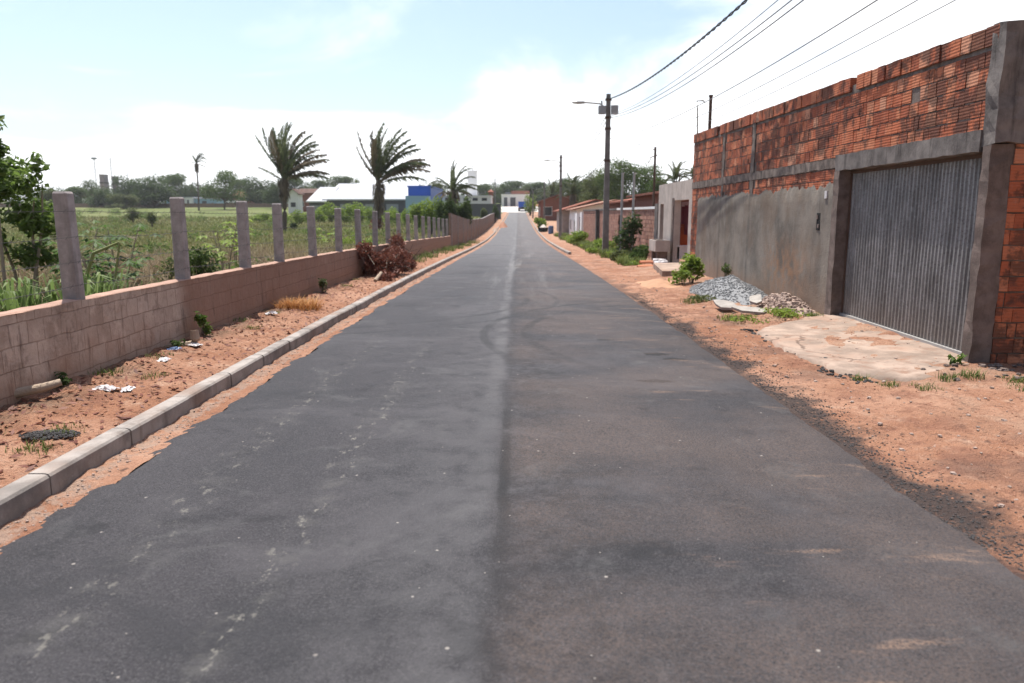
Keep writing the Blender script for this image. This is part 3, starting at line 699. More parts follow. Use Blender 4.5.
# plaster coat with a ragged top
ss = np.arange(GB + .13, 21.9, .035); n = len(ss); rows = [0, .2, .4, .6, .75, .88, .96, 1]
vs = []
for s in ss:
    tp = plaster_top(s)
    for r in rows:
        z = -.2 + (tp + .2) * r
        d = -.028 + .012 * n3(s, z, 1, 1.3) + .006 * n3(s, z, 4, 6) + (.03 if r == 1 else 0)
        vs.append(FP(d, s, z))
k = len(rows); mb = MB().add(vs, [(j * k + i, j * k + i + 1, (j + 1) * k + i + 1, (j + 1) * k + i) for j in range(n - 1) for i in range(k - 1)])
vs = []
for r in rows: vs += [FP(-.02, ss[-1], -.2 + (plaster_top(ss[-1]) + .2) * r), FP(.05, ss[-1], -.2 + (plaster_top(ss[-1]) + .2) * r)]
mb.add(vs, [(2 * i, 2 * i + 2, 2 * i + 3, 2 * i + 1) for i in range(k - 1)])
mb.build('plaster_coat', M['plaster'], yard, True)
def rough(mb_fun, boxes, mat, name, jit=.006):
    """cast concrete: subdivided, slightly uneven boxes"""
    mb = MB()
    for (d0, d1, s0, s1, z0, z1) in boxes:
        ns = max(1, int((s1 - s0) / .12)); nz = max(1, int((z1 - z0) / .12)); nd = max(1, int((d1 - d0) / .12))
        def P(d, s, z):
            a, b, c = mb_fun(d, s, z)
            w = Vector((a, b, c)) * 5.0
            return (a + jit * 1.6 * mn.noise(w), b + jit * 1.6 * mn.noise(w + Vector((9, 0, 0))), c + jit * 1.6 * mn.noise(w + Vector((0, 9, 0))))
        def face(fn, na, nb):
            k = [[P(*fn(i / na, j / nb)) for j in range(nb + 1)] for i in range(na + 1)]
            vs = [p for r in k for p in r]
            mb.add(vs, [(i * (nb + 1) + j, i * (nb + 1) + j + 1, (i + 1) * (nb + 1) + j + 1, (i + 1) * (nb + 1) + j) for i in range(na) for j in range(nb)])
        lerp = lambda a, b, t: a + (b - a) * t
        face(lambda u, v: (d0, lerp(s0, s1, u), lerp(z0, z1, v)), ns, nz); face(lambda u, v: (d1, lerp(s0, s1, u), lerp(z0, z1, v)), ns, nz)
        face(lambda u, v: (lerp(d0, d1, u), s0, lerp(z0, z1, v)), nd, nz); face(lambda u, v: (lerp(d0, d1, u), s1, lerp(z0, z1, v)), nd, nz)
        face(lambda u, v: (lerp(d0, d1, u), lerp(s0, s1, v), z0), nd, ns); face(lambda u, v: (lerp(d0, d1, u), lerp(s0, s1, v), z1), nd, ns)
    return mb.build(name, mat, yard)
rough(FP, [(-.012, .22, GB + .22, S1 - .02, 2.392, 2.53)], M['mortar'], 'tie_beam', .012)
for c in cols_s: rough(FP, [(-.008, .2, c - .11, c + .11, 2.03, 2.387), (-.008, .2, c - .11, c + .11, 2.535, ZT + .0)], M['mortar'], 'tie_column', .012)
rough(FP, [(-.03, .24, GA + .0, GB + .22, LB, LT)], M['conc'], 'lintel', .012)
rough(FP, [(-.035, .24, GB, GB + .22, -.3, LB - .004)], M['conc2'], 'gate_pillar', .01)
rough(FP, [(-.02, .205, S0 - .0, S0 + .15, -.3, LB + .05), ], M['conc2'], 'corner_column', .012)
rough(lambda d, s, z: (5.235 + d * 0 + (d) - Y0.x - .27, s - Y0.y, z), [(-.035, .355, 7.885, 8.13, LB + .055, 3.60)], M['conc'], 'corner_column', .02)
# gate
gate = empty('gate', (FP(.2, GA, 0)[0], FP(.2, GA, 0)[1], 0)); gate.parent = yard; KID.setdefault(yard.name, []).append(gate)
g0 = Vector(gate.location)
def GP(d, s, z): p = FP(d, s, z); return (p[0] - g0.x, p[1] - g0.y, p[2])
def sheet(s0, s1, z0, z1, nr, d0):
    mb = MB(); prof = []
    for i in range(nr):
        for q, dd in ((0, 0), (.34, 0), (.5, -.018), (.84, -.018)): prof.append((s0 + (s1 - s0) * (i + q) / nr, dd))
    prof.append((s1, 0)); vs = []
    for s, dd in prof:
        for z in np.linspace(z0, z1, 9): vs.append(GP(d0 + dd + .008 * n3(s, z, 3, 1.6), s, z))
    mb.add(vs, [(i * 9 + j, i * 9 + j + 1, (i + 1) * 9 + j + 1, (i + 1) * 9 + j) for i in range(len(prof) - 1) for j in range(8)])
    return mb
mid = 9.75
sheet(GA + .06, mid - .006, .14, LB - .03, 19, .17).build('gate_leaf', M['steel'], gate); sheet(mid + .006, GB - .03, .14, LB - .03, 21, .17).build('gate_leaf', M['steel'], gate)
def gbox(mb, d0, d1, s0, s1, z0, z1):
    vs = [GP(d, s, z) for z in (z0, z1) for s in (s0, s1) for d in (d0, d1)]
    return mb.add(vs, [(0, 2, 3, 1), (4, 5, 7, 6), (0, 1, 5, 4), (2, 6, 7, 3), (0, 4, 6, 2), (1, 3, 7, 5)])
mb = MB(); gbox(mb, .115, .165, GA + .05, GB - .01, .085, .15); mb.build('bottom_rail', M['galv'], gate)
mb = MB(); gbox(mb, .125, .165, GA + .05, GB - .01, LB - .05, LB - .008); mb.build('top_rail', M['rust'], gate)
mb = MB(); gbox(mb, .13, .17, GB - .045, GB - .012, .151, LB - .052); mb.build('gate_post', M['rust'], gate)
mb = MB(); fbox(mb, -.05, -.03, 12.18, 12.27, 1.93, 2.05); mb.build('number_plate', M['plastic'], yard)
mb = MB(); fbox(mb, -.036, -.03, 12.42, 12.58, 1.42, 1.70); mb.build('hole_shade_plate', M['dark'], yard)  # no real recess: black plate painted as the shade inside a hole
mb = MB(); fbox(mb, -.05, -.0365, 12.44, 12.5, 1.46, 1.52); fbox(mb, -.05, -.0365, 12.5, 12.57, 1.6, 1.67); mb.build('meter_fitting', M['conc2'], yard)

# concrete apron in front of the gate
poly = [(3.45, 10.5), (3.40, 9.6), (3.36, 8.7), (3.5, 7.95), (3.75, 7.5), (4.1, 7.3), (4.5, 7.45), (4.85, 7.8), (5.0, 8.05), (5.3, 8.3), (5.35, 10), (5.4, 11.8), (5.1, 11.95), (4.6, 11.7), (4.1, 11.25), (3.7, 10.85)]
mb = MB()
def ap_z(x, y): return .055 + .06 * sm(3.6, 5.2, x) + .03 * n3(x, y, 0, .9) * .4
ring = []
m_ = 10
for i, (a, b) in enumerate(zip(poly, poly[1:] + poly[:1])):
    for q in range(m_):
        p = Vector(a).lerp(Vector(b), q / m_); w = .06 if p.x < 4.95 else 0
        ring.append((p.x + w * n3(p.x, p.y, 2, 3) * 1.5, p.y + w * n3(p.x, p.y, 5, 3) * 1.5))
cxy = (4.4, 9.6); n = len(ring); vs = []
fr = (1, .985, .9, .75, .55, .3, .1)
for f in fr:
    for x, y in ring:
        X, Y = cxy[0] + (x - cxy[0]) * f, cxy[1] + (y - cxy[1]) * f
        vs.append((X, Y, ap_z(X, Y) + (-.14 if f == 1 else -.008 if f == .985 else 0) + .006 * n3(X, Y, 3, 7)))
mb.add(vs, [(j * n + i, j * n + (i + 1) % n, (j + 1) * n + (i + 1) % n, (j + 1) * n + i) for j in range(len(fr) - 1) for i in range(n)] + [tuple((len(fr) - 1) * n + i for i in range(n))])
o = mb.build('driveway', M['apron'], None, True); o['kind'] = 'structure'

# ================================================================ RIGHT: NEIGHBOURS DOWN THE STREET
def wall_holes(x0, x1, y0, y1, z0, z1, holes):
    """wall along y from y0 to y1 with rectangular through holes (ya, yb, za, zb)"""
    mb = MB(); ys = sorted({y0, y1, *[h[0] for h in holes], *[h[1] for h in holes]}); zs = sorted({z0, z1, *[h[2] for h in holes], *[h[3] for h in holes]})
    for a, b in zip(ys[:-1], ys[1:]):
        run = None
        for c, d in zip(zs[:-1], zs[1:]):
            hole = any(h[0] <= a and b <= h[1] and h[2] <= c and d <= h[3] for h in holes)
            if not hole: mb.box(x0, x1, a, b, c, d)
    return mb
# plastered front with door openings
nh = empty('plastered_front', (5.5, 22.0, 0), 0, 'pale plastered yard front with an open doorway, next to the high brick wall', 'building')
def q(y): return y - 22.0
wall_holes(0, .22, q(22.9), q(28.6), -.4, 2.72, [(q(23.6), q(25.8), -.4, 2.12), (q(27.6), q(28.25), .35, 2.02)]).build('front_wall', M['paleplaster'], nh)
mb = MB(); mb.box(-.03, .25, q(22.92), q(23.57), -.4, 2.2); mb.build('door_post', M['paleplaster'], nh)
mb = MB(); mb.box(-.03, .24, q(25.83), q(26.1), -.4, 2.2); mb.build('door_jamb', M['conc2'], nh)
mb = MB(); mb.box(3.2, 3.35, q(22.9), q(30), -.4, 2.3); mb.build('back_wall', M['redbrick'], nh)
mb = MB(); mb.box(.35, 3.2, q(26.6), q(29.2), 2.0, 2.08, 0, Matrix.Rotation(-.12, 4, 'Y')); mb.build('porch_roof', M['tile'], nh)
mb = MB(); mb.box(-.03, .28, q(28.62), q(29.2), -.4, 2.05); mb.build('end_pier', M['conc'], nh)
mb = MB(); mb.tube([(.1, q(25.6), 2.72), (.08, q(25.6), 3.0)], .02); mb.build('starter_bar', M['rust'], nh); mb = MB(); mb.tube([(.1, q(23.1), 2.72), (.08, q(23.0), 3.1)], .03); mb.build('starter_bar', M['rust'], nh)
# step slab
mb = MB(); mb.prism([(4.2, 21.0), (5.3, 20.9), (5.45, 24.6), (4.6, 24.5)], -.15, .10); one('doorstep_slab', mb, M['apron'], 'pale concrete slab before the open doorway of the plastered front', 'slab')
# things in the doorway
mb = MB(); mb.box(-.3, .3, -.28, .28, .12, .78); mb.box(-.33, .33, -.31, .31, .785, .86); mb.box(-.25, .25, -.24, .24, 0, .115)
one('storage_crate', mb, M['orange'], 'orange plastic bin inside the open doorway', 'crate', loc=(6.25, 27.2, .45))
mb = MB(); mb.box(-.3, .3, -.2, .2, 0, .4); mb.box(-.32, .32, -.22, .22, .405, .45); one('cool_box', mb, M['plastic'], 'white box on the floor just inside the open doorway', 'box', loc=(5.95, 26.0, .15))
mb = MB()
vs = []
for i in range(9):
    for j in range(7): vs.append((.04 * math.sin(i * 1.5) + .02 * n3(i, j, 3, .9), -.5 + i * .125, -j * .17 - .03 * math.cos(i)))
mb.add(vs, [(i * 7 + j, i * 7 + j + 1, (i + 1) * 7 + j + 1, (i + 1) * 7 + j) for i in range(8) for j in range(6)]); o = one('hanging_cloth', mb, M['cloth'], 'pink cloth hanging in the dark of the open doorway', 'cloth', loc=(6.15, 27.0, 1.95))
mod = o.modifiers.new('thick', 'SOLIDIFY'); mod.thickness = .01
# concrete sink on the wall
sk = empty('laundry_sink', (5.12, 26.3, 0), 0, 'pale concrete laundry sink standing against the plastered front', 'sink')
mb = MB(); mb.box(-.24, .26, -.6, .6, .40, .46); mb.box(-.24, -.19, -.6, .6, .46, .78); mb.box(.21, .26, -.6, .6, .46, .78); mb.box(-.19, .21, -.6, -.55, .46, .78); mb.box(-.19, .21, .55, .6, .46, .78); mb.build('basin', M['paleplaster'], sk)
for yy in (-.42, .42): mb = MB(); mb.box(-.16, .2, yy - .07, yy + .07, -.4, .40); mb.build('leg', M['conc2'], sk)
# clay roll tiles on the ground
for i, (x, y, a, z) in enumerate(((4.55, 25.6, .4, -.02), (4.75, 25.9, .5, -.02), (4.65, 25.75, .45, .13))):
    mb = MB(); vs = []
    for k in range(9):
        for r in (.10, .075):
            for L in (-.28, .28): vs.append((r * math.cos(math.pi * k / 8), L, r * math.sin(math.pi * k / 8)))
    mb.add(vs, [(4 * k + a_, 4 * k + b_, 4 * k + 4 + b_, 4 * k + 4 + a_) for k in range(8) for a_, b_ in ((0, 1), (1, 3), (3, 2), (2, 0))])
    o = one('clay_tile', mb, M['clayp'], 'orange clay roof tile lying on the dirt below the laundry sink', 'tile', 'clay roof tiles below the sink', loc=(x, y, zr(y) + z + .06)); o.rotation_euler = (0, 0, a + 1.2)
mb = MB()
for i in range(5): mb.rock((random.uniform(-.1, .1), random.uniform(-.1, .1), .12 + random.uniform(-.04, .06)), .17, flat=.8)
one('plastic_sack', mb, M['plastic'], 'white sack slumped on the dirt beside the orange clay tiles', 'sack', loc=(4.95, 25.1, -.05), smooth=True)
# brick front wall further on
def brick_front(name, y0, y1, X, top, label, holes=(), cap=None, mat='brick'):
    e = empty(name, (X, y0, zr(y0)), 0, label, 'wall')
    mb = MB(); dz = zr((y0 + y1) / 2) - zr(y0)
    mb = wall_holes(.03, .2, 0, y1 - y0, -.6, top, [(a - y0, b - y0, c, d) for a, b, c, d in holes]); mb.build('mortar_backing', M['mortar'], e)
    mb = MB()
    def bf(m, d0, d1, a, b, z0, z1, mi, j): m.box(d0, .06, a - y0, b - y0, z0, z1, 0, None, .003)
    def kp(s, z, ab): return not any(h[0] - .02 < s < h[1] + .02 and h[2] - .02 < z < h[3] for h in holes)
    courses(mb, y0, y1, -.3, top - .03, bf, kp); mb.build('brickwork', M['brick2'], e)
    mb = MB(); mb.box(-.04, .24, -.02, y1 - y0 + .02, top, top + .10); mb.build('coping', M[cap or 'conc'], e)
    for h in holes:
        mb = MB(); mb.box(.1, .14, h[0] - y0, h[1] - y0, h[2], h[3]); mb.build('door', M['dark'], e)
    return e
def _b2():
    t = NT('pink_hollow_brick', .9, .2); n = t.noise(3, 5); t.col(t.mix(t.math('MULTIPLY', t.ramp(n, .5, .7), .5), t.cramp(t.island(), [(0, (.27, .135, .10)), (.5, (.37, .19, .14)), (1, (.45, .26, .20))]), (.16, .10, .085))); return t.m
M['brick2'] = _b2()
brick_front('brick_front_wall', 30.2, 41.5, 5.75, 2.12, 'pinkish hollow brick front wall behind the dark shrub and the main power pole', [(40.2, 41.1, -.1, 1.9)], 'offwhite')
brick_front('brick_front_wall', 42.3, 63, 5.9, 2.35, 'long pinkish brick front wall between the main power pole and the white gateposts', [(47.6, 48.6, -.1, 2.1)])
e = empty('concrete_pier', (5.8, 51.5, zr(51.5)), 0, 'dark concrete pier in the long pinkish brick front wall', 'pier'); mb = MB(); mb.box(-.12, .1, -.22, .22, -.3, 2.5); mb.box(-.16, .14, -.26, .26, 2.5, 2.58); mb.build('shaft', M['pole'], e)
# white gate front
e = empty('white_gate_front', (5.95, 64, zr(66)), 0, 'white painted gateposts with a barred gate past the brick front walls', 'gate')
mb = MB(); mb.box(-.1, .5, 0, 1.2, -.4, 2.6); mb.build('gatepost', M['white'], e); mb = MB(); mb.box(-.1, .5, 4.6, 6.6, -.4, 2.5); mb.build('gatepost', M['white'], e)
mb = MB(); mb.box(.1, .2, 1.2, 4.6, -.4, .9); mb.build('low_wall', M['white'], e)
mb = MB()
for k in range(14): mb.box(.13, .16, 1.35 + k * .23, 1.39 + k * .23, .9, 2.1)
mb.box(.12, .17, 1.2, 4.6, 2.1, 2.16); mb.build('bars', M['darkgrey'], e)
# houses behind those walls
def house(name, x0, x1, y0, y1, zb, ze, zrg, wallm, roofm, label, cat='house', ridge='y', windows=(), over=.5, doors=(), group=None):
    e = empty(name, ((x0 + x1) / 2, (y0 + y1) / 2, zb), 0, label, cat, group); hx, hy = (x1 - x0) / 2, (y1 - y0) / 2; E_, Z_ = ze - zb, zrg - zb
    mb = MB(); mb.box(-hx, hx, -hy, hy, -.5, E_)
    if ridge == 'y': mb.add([(-hx, -hy, E_), (hx, -hy, E_), (0, -hy, Z_ - .05), (-hx, hy, E_), (hx, hy, E_), (0, hy, Z_ - .05)], [(0, 1, 2), (3, 5, 4)])
    else: mb.add([(-hx, -hy, E_), (-hx, hy, E_), (-hx, 0, Z_ - .05), (hx, -hy, E_), (hx, hy, E_), (hx, 0, Z_ - .05)], [(0, 2, 1), (3, 4, 5)])
    mb.build('wall', M[wallm], e)
    mb = MB(); t = .12
    if ridge == 'y':
        sl = (Z_ - E_) / hx
        for s in (-1, 1):
            a = (s * (hx + over), E_ - sl * over); b = (0, Z_)
            vs = [(a[0], -hy - over, a[1]), (b[0], -hy - over, b[1]), (b[0], hy + over, b[1]), (a[0], hy + over, a[1])]
            vs += [(p[0], p[1], p[2] + t) for p in vs]; mb.add(vs, [(0, 1, 2, 3), (7, 6, 5, 4), (0, 4, 5, 1), (1, 5, 6, 2), (2, 6, 7, 3), (3, 7, 4, 0)])
    else:
        sl = (Z_ - E_) / hy
        for s in (-1, 1):
            a = (s * (hy + over), E_ - sl * over); b = (0, Z_)
            vs = [(-hx - over, a[0], a[1]), (-hx - over, b[0], b[1]), (hx + over, b[0], b[1]), (hx + over, a[0], a[1])]
            vs += [(p[0], p[1], p[2] + t) for p in vs]; mb.add(vs, [(0, 1, 2, 3), (7, 6, 5, 4), (0, 4, 5, 1), (1, 5, 6, 2), (2, 6, 7, 3), (3, 7, 4, 0)])
    mb.build('roof', M[roofm], e)
    for nm, lst in (('window', windows), ('door', doors)):
        for side, u, w, z0, z1 in lst:      # side 'w' faces the road (-x), 's' faces the camera (-y)
            fr = MB(); pn = MB()
            if side == 'w':
                for a, b, c, d in ((u - w, u + w, z0 - .08, z0), (u - w, u + w, z1, z1 + .08), (u - w - .08, u - w, z0 - .08, z1 + .08), (u + w, u + w + .08, z0 - .08, z1 + .08)): fr.box(-hx - .05, -hx + .03, a, b, c, d)
                pn.box(-hx - .02, -hx + .02, u - w, u + w, z0, z1)
            else:
                for a, b, c, d in ((u - w, u + w, z0 - .08, z0), (u - w, u + w, z1, z1 + .08), (u - w - .08, u - w, z0 - .08, z1 + .08), (u + w, u + w + .08, z0 - .08, z1 + .08)): fr.box(a, b, -hy - .05, -hy + .03, c, d)
                pn.box(u - w, u + w, -hy - .02, -hy + .02, z0, z1)
            f_ = fr.build(nm, M['offwhite'], e); pn.build('pane' if nm == 'window' else 'leaf', M['glass' if nm == 'window' else 'darkgrey'], f_)
    return e
house('tiled_house', 7.9, 15.5, 33.5, 49, zr(40), 2.75, 3.3, 'redbrick', 'tile', 'brick house with an orange tiled roof behind the main power pole', windows=[('w', -3, .7, .9, 2.0), ('s', -2, .7, .9, 2.0)])
house('tiled_house', 8.2, 16, 51, 66, zr(58), 2.5, 3.1, 'redbrick', 'tile', 'brick house with a tiled roof behind the long pinkish front wall', windows=[('w', 2, .7, .9, 2.0)])
house('tiled_house', 6.8, 15, 80, 90, zr(85), 2.1, 3.0, 'offwhite', 'tile2', 'pale walled house with a pinkish tiled roof past the white gateposts', windows=[('w', -3, .9, .7, 1.8), ('w', 2.6, .7, .7, 1.8)])
house('tiled_house', 6.0, 14, 91, 102, zr(95), 2.0, 3.2, 'paleplaster', 'tile', 'small low house with a red tiled roof beside the second power pole', windows=[('w', -2, .8, .7, 1.7)], doors=[('s', -2.5, .6, .0, 2.0)])
yh = house('tiled_house', 5.6, 12.5, 150, 163, zr(156), 4.0, 5.2, 'redbrick', 'tile2', 'brick house with wide pink tiled roof and yellow porch near the street end', windows=[('w', -4, 1, 1, 2.6), ('w', 3, 1, 1, 2.6), ('s', -2, .8, 1, 2.6)], over=.9)
mb = MB(); mb.box(.3, 3.2, -8.2, -6.55, -.5, 2.3); mb.build('porch', M['yellow'], yh)
house('tiled_house', 9, 24, 176, 192, zr(180), 4.4, 6.6, 'redbrick', 'tile', 'far brick house with a red roof behind the pink roofed house', windows=[('w', -3, 1, 1, 2.4)])

# ---------------------------------------------------------------- poles, lamps, wires
def pole(name, X, Y, top, w0, w1, label, group=None, lamp=None, box=False, arm=True):
    z0 = gz(X, Y); e = empty(name, (X, Y, z0), 0, label, 'power pole', group); h = top - z0
    mb = MB(); vs = []
    for z, w in ((-.3, w0), (h, w1)):
        for ax, ay in ((-w, -w * .7), (w, -w * .7), (w, w * .7), (-w, w * .7)): vs.append((ax, ay, z))
    mb.add(vs, [(0, 1, 5, 4), (1, 2, 6, 5), (2, 3, 7, 6), (3, 0, 4, 7), (4, 5, 6, 7)]); mb.build('shaft', M['polec'], e)
    if lamp:
        lx, lz = lamp
        mb = MB(); mb.tube([(-w1, 0, h - lz - .25), (-w1 - .3, 0, h - lz - .05), (lx, -.1, h - lz)], .035, 6); mb.build('lamp_arm', M['galv'], e)
        mb = MB(); mb.lathe([(.02, 0), (.12, .03), (.15, .1), (.1, .17), (.02, .19)], (0, 0, 0), 10)
        mb.v = [(lx - .2 + p[0] * 2.3, -.1 + p[1], h - lz - .08 + p[2] * .8) for p in mb.v]; mb.build('lamp_head', M['greybox'], e)
    if box:
        mb = MB(); mb.box(.13, .44, -.20, .08, h - .90, h - .52); mb.build('meter_box', M['greybox'], e)
        mb = MB(); mb.box(-.46, -.13, -.20, .08, h - .90, h - .54); mb.build('meter_box', M['greybox'], e)
        mb = MB(); mb.tube([(-.3, 0, h - .5), (-.32, -.02, h - .3)], .04); mb.build('insulator', M['greybox'], e)
    if arm:
        for dz in (.25, 1.05, 1.55, 3.0):
            mb = MB(); mb.box(-w1 - .04, w1 + .04, -w1 * .7 - .04, w1 * .7 + .04, h - dz - .05, h - dz + .05); mb.build('clamp', M['rust'], e)
    return e
mx_, _ = PX(607, 170, 36); P1 = (mx_, 36.0); T1 = PX(607, 94, 36)[1]
pole('power_pole', P1[0], P1[1], T1, .15, .095, 'tall grey concrete power pole with two meter boxes and a street lamp, nearest', lamp=(PX(583, 102, 36)[0] - P1[0], .38), box=True)
x2, z2 = PX(561, 155, 76); P2 = (x2, 76.0); pole('power_pole', x2, 76, z2, .15, .1, 'second power pole down the right side, with a slim street lamp', lamp=(PX(549, 160, 76)[0] - x2, .5))
x3, z3 = PX(544.5, 182, 126); pole('power_pole', x3, 126, z3, .16, .11, 'thin dark power pole before the pink roofed house', arm=False)
x4, z4 = PX(533, 190, 168); pole('power_pole', x4, 168, z4, .16, .11, 'distant power pole to the right of the blue truck', arm=False)
x5, z5 = PX(495, 178, 230); pole('power_pole', x5, 230, z5, .17, .12, 'distant power pole left of the street end', arm=False)
e = empty('antenna_mast', (PX(655, 160, 34)[0], 34, gz(6.5, 34)), 0, 'thin dark mast with small brackets behind the plastered front', 'mast'); zt = PX(655, 147, 34)[1] - gz(6.5, 34)
mb = MB(); mb.tube([(0, 0, 0), (0, 0, zt)], .05, 8); mb.build('shaft', M['rust'], e); mb = MB(); mb.tube([(-.2, 0, zt - .45), (.1, 0, zt - .35)], .02); mb.tube([(-.18, 0, zt - .45), (-.28, 0, zt - .7)], .015); mb.build('bracket', M['rust'], e); mb = MB(); mb.tube([(-.1, 0, zt - .12), (.05, 0, zt - .1)], .02); mb.build('bracket', M['rust'], e)
for i, px_ in enumerate((622.5, 634)):
    X, zt = PX(px_, 174, 33); zt -= zr(33); mb = MB(); mb.tube([(0, 0, -.3), (.0, 0, zt * .5), (.01, 0, zt)], .055, 8); mb.tube([(.01, 0, zt), (.01, 0, zt + .05)], .07, 8)
    one('steel_post', mb, M['galv'], ('slim pale grey post rising just left of the dark shrub', 'slim pale grey post rising behind the right of the dark shrub')[i], 'post', loc=(X, 33, zr(33)))
X, zt = PX(711, 95, 21.9); mb = MB(); mb.tube([(0, 0, -2.6), (0, 0, 0)], .045, 8); mb.box(-.055, .055, -.03, .03, -.05, 0)
one('timber_prop', mb, M['rust'], 'straight dark post standing up behind the far end of the brick wall', 'post', loc=(X + .0, 21.9, zt))
X, zt = PX(697, 101, 22.95); mb = MB(); mb.tube([(.1, 0, -2.2), (.02, 0, -.2), (0, 0, 0), (.18, 0, .01), (.24, 0, -.05)], .018, 6)
one('bent_bar', mb, M['rust'], 'thin bent iron bar sticking up beside the dark post', 'rod', loc=(X, 22.95, zt))
def cable(name, a, b, sag, r, label, twist=False, group=None):
    mb = MB(); n = 40; a, b = Vector(a), Vector(b)
    P = [a.lerp(b, i / n) - Vector((0, 0, sag * 4 * (i / n) * (1 - i / n))) for i in range(n + 1)]
    if twist:
        for ph in (0, math.pi):
            Q = []
            for i in range(n * 12):
                t = i / (12 * n - 1) * n; k = min(int(t), n - 1); c = P[k].lerp(P[k + 1], t - k); w = ph + c.y * 7.0
                Q.append(c + Vector((math.cos(w) * r * .9, 0, math.sin(w) * r * .9)))
            mb.tube(Q, r * .8, 5)
    else: mb.tube(P, r, 5)
    return one(name, mb, M['cable'] if r > .013 else M['wirealu'], label, 'cable', group)
PB = -3.0
cable('power_cable', (P1[0], 35.85, T1 - .25), (4.9, PB, T1 - .1), 1.05, .020, 'thick twisted black cable, topmost from the nearest pole to the top edge', True)
for i, (dz, ex, s, r) in enumerate(((-.95, 4.75, .95, .009), (-1.0, 4.95, 1.0, .012), (-1.08, 5.0, 1.05, .012))):
    cable('power_cable', (P1[0] + .05, 35.85, T1 + dz), (ex, PB, T1 + dz + .25), s, r, ('upper thin wire of the three just below the twisted cable', 'middle wire of the three just below the twisted cable', 'lowest wire of the three just below the twisted cable')[i])
for i, (dz, ex, s, r) in enumerate(((-2.0, 5.2, .85, .010), (-2.3, 5.35, .8, .007), (-2.45, 5.5, .85, .006))):
    cable('power_cable', (P1[0] + .08, 35.85, T1 + dz), (ex, PB, T1 + dz + .35), s, r, ('darkest of the low wires crossing above the brick wall', 'middle of the low faint wires crossing above the brick wall', 'lowest faint wire crossing closest above the brick wall')[i])
for i, (dz, s) in enumerate(((-1.0, .9), (-1.25, 1.1), (-2.9, .8))):
    cable('power_cable', (P1[0] - .1, 36.1, T1 + dz), (P2[0], 75.9, z2 + dz + .6), s, .014, ('upper wire hanging from the nearest pole to the second pole', 'middle wire hanging from the nearest pole to the second pole', 'low wire hanging from the nearest pole to the second pole')[i])
cable('power_cable', (P2[0], 76, z2 - .6), (x3, 126, z3 - .3), 1.0, .016, 'wire hanging from the second pole to the far thin pole')
ax = PX(655, 160, 34)[0]; cable('power_cable', (P1[0] + .1, 35.9, T1 - 1.5), (ax, 34, PX(655, 150, 34)[1]), .12, .008, 'thin service wire from the nearest pole down to the dark mast')
cable('power_cable', (P1[0] + .1, 36, T1 - 2.9), (8.3, 40, 3.1), .1, .008, 'thin service wire from the nearest pole down to the tiled roof')

# ================================================================ FOLIAGE BUILDERS
def leaves(mb, cen, rad, n, size, shell=.6, up=.35, mi=0, aspect=.45, rs=None):
    """n leaf quads through ellipsoids cen[k] with radii rad[k]"""
    rs = rs or rng
    cen = np.asarray(cen, float); rad = np.asarray(rad, float)
    vol = rad.prod(axis=1) ** .72; k = rs.choice(len(cen), n, p=vol / vol.sum())
    d = rs.normal(size=(n, 3)); d /= np.linalg.norm(d, axis=1)[:, None]
    r = shell + (1 - shell) * rs.random(n) ** .7; r *= 1 + .12 * rs.normal(size=n)
    p = cen[k] + d * rad[k] * r[:, None]
    nrm = d * .55 + rs.normal(size=(n, 3)) * .55; nrm[:, 2] += up; nrm /= np.linalg.norm(nrm, axis=1)[:, None]
    a = np.cross(nrm, rs.normal(size=(n, 3))); a /= np.linalg.norm(a, axis=1)[:, None]; b = np.cross(nrm, a)
    L = (size * rs.uniform(.6, 1.3, n))[:, None]; w = L * aspect
    q = np.stack([p - a * L * .5, p + b * w * .5 + nrm * L * .06, p + a * L * .55 - nrm * L * .08, p - b * w * .5 + nrm * L * .06], axis=1)
    return mb.arr(q, 4, mi)
def clusters(h, w, n, base=.35, seed=1, squash=.75):
    r = np.random.default_rng(seed); cen = []; rad = []
    for i in range(n):
        t = r.random(); z = h * (base + (1 - base) * (.12 + .76 * t)); k = math.sqrt(max(.08, 1 - ((t - .35) / .75) ** 2))
        a = 2.4 * i + r.uniform(-.5, .5); d = w * k * r.uniform(.35, .85); q = w * r.uniform(.32, .55)
        cen.append((d * math.cos(a), d * math.sin(a), z)); rad.append((q, q, q * squash))
    cen.append((0, 0, h * (base + (1 - base) * .5))); rad.append((w * .5, w * .5, h * (1 - base) * .34))
    return cen, rad
def limbs(h, w, cen, r0, base=.35, lean=0):
    mb = MB(); tip = h * base * 1.25; pts = [(0, 0, -.3), (lean * .3, 0, tip * .35), (lean * .6, .02 * h, tip * .7), (lean, 0, tip)]
    mb.tube(pts, [r0 * 1.25, r0, r0 * .85, r0 * .7], 7)
    for c in cen:
        s = Vector(pts[2]).lerp(Vector(pts[3]), random.random()); c = Vector(c); m = s.lerp(c, .5) + Vector((0, 0, .06 * h)); mb.tube([s, m, c], [r0 * .5, r0 * .32, r0 * .1], 5, cap=False)
    return mb
def tree(name, h, w, ncl, nl, size, mat, seed, base=.35, r0=None, label=None, cat='tree', group=None, squash=.75, shell=.5, loc=(0, 0, 0)):
    e = empty(name, loc, 0, label, cat, group)
    cen, rad = clusters(h, w, ncl, base, seed, squash)
    limbs(h, w, cen, r0 or h * .022, base).build('trunk', M['bark'], e, True)
    mb = MB(); leaves(mb, cen, rad, nl, size, shell, rs=np.random.default_rng(seed)); mb.build('crown', M[mat], e)
    return e
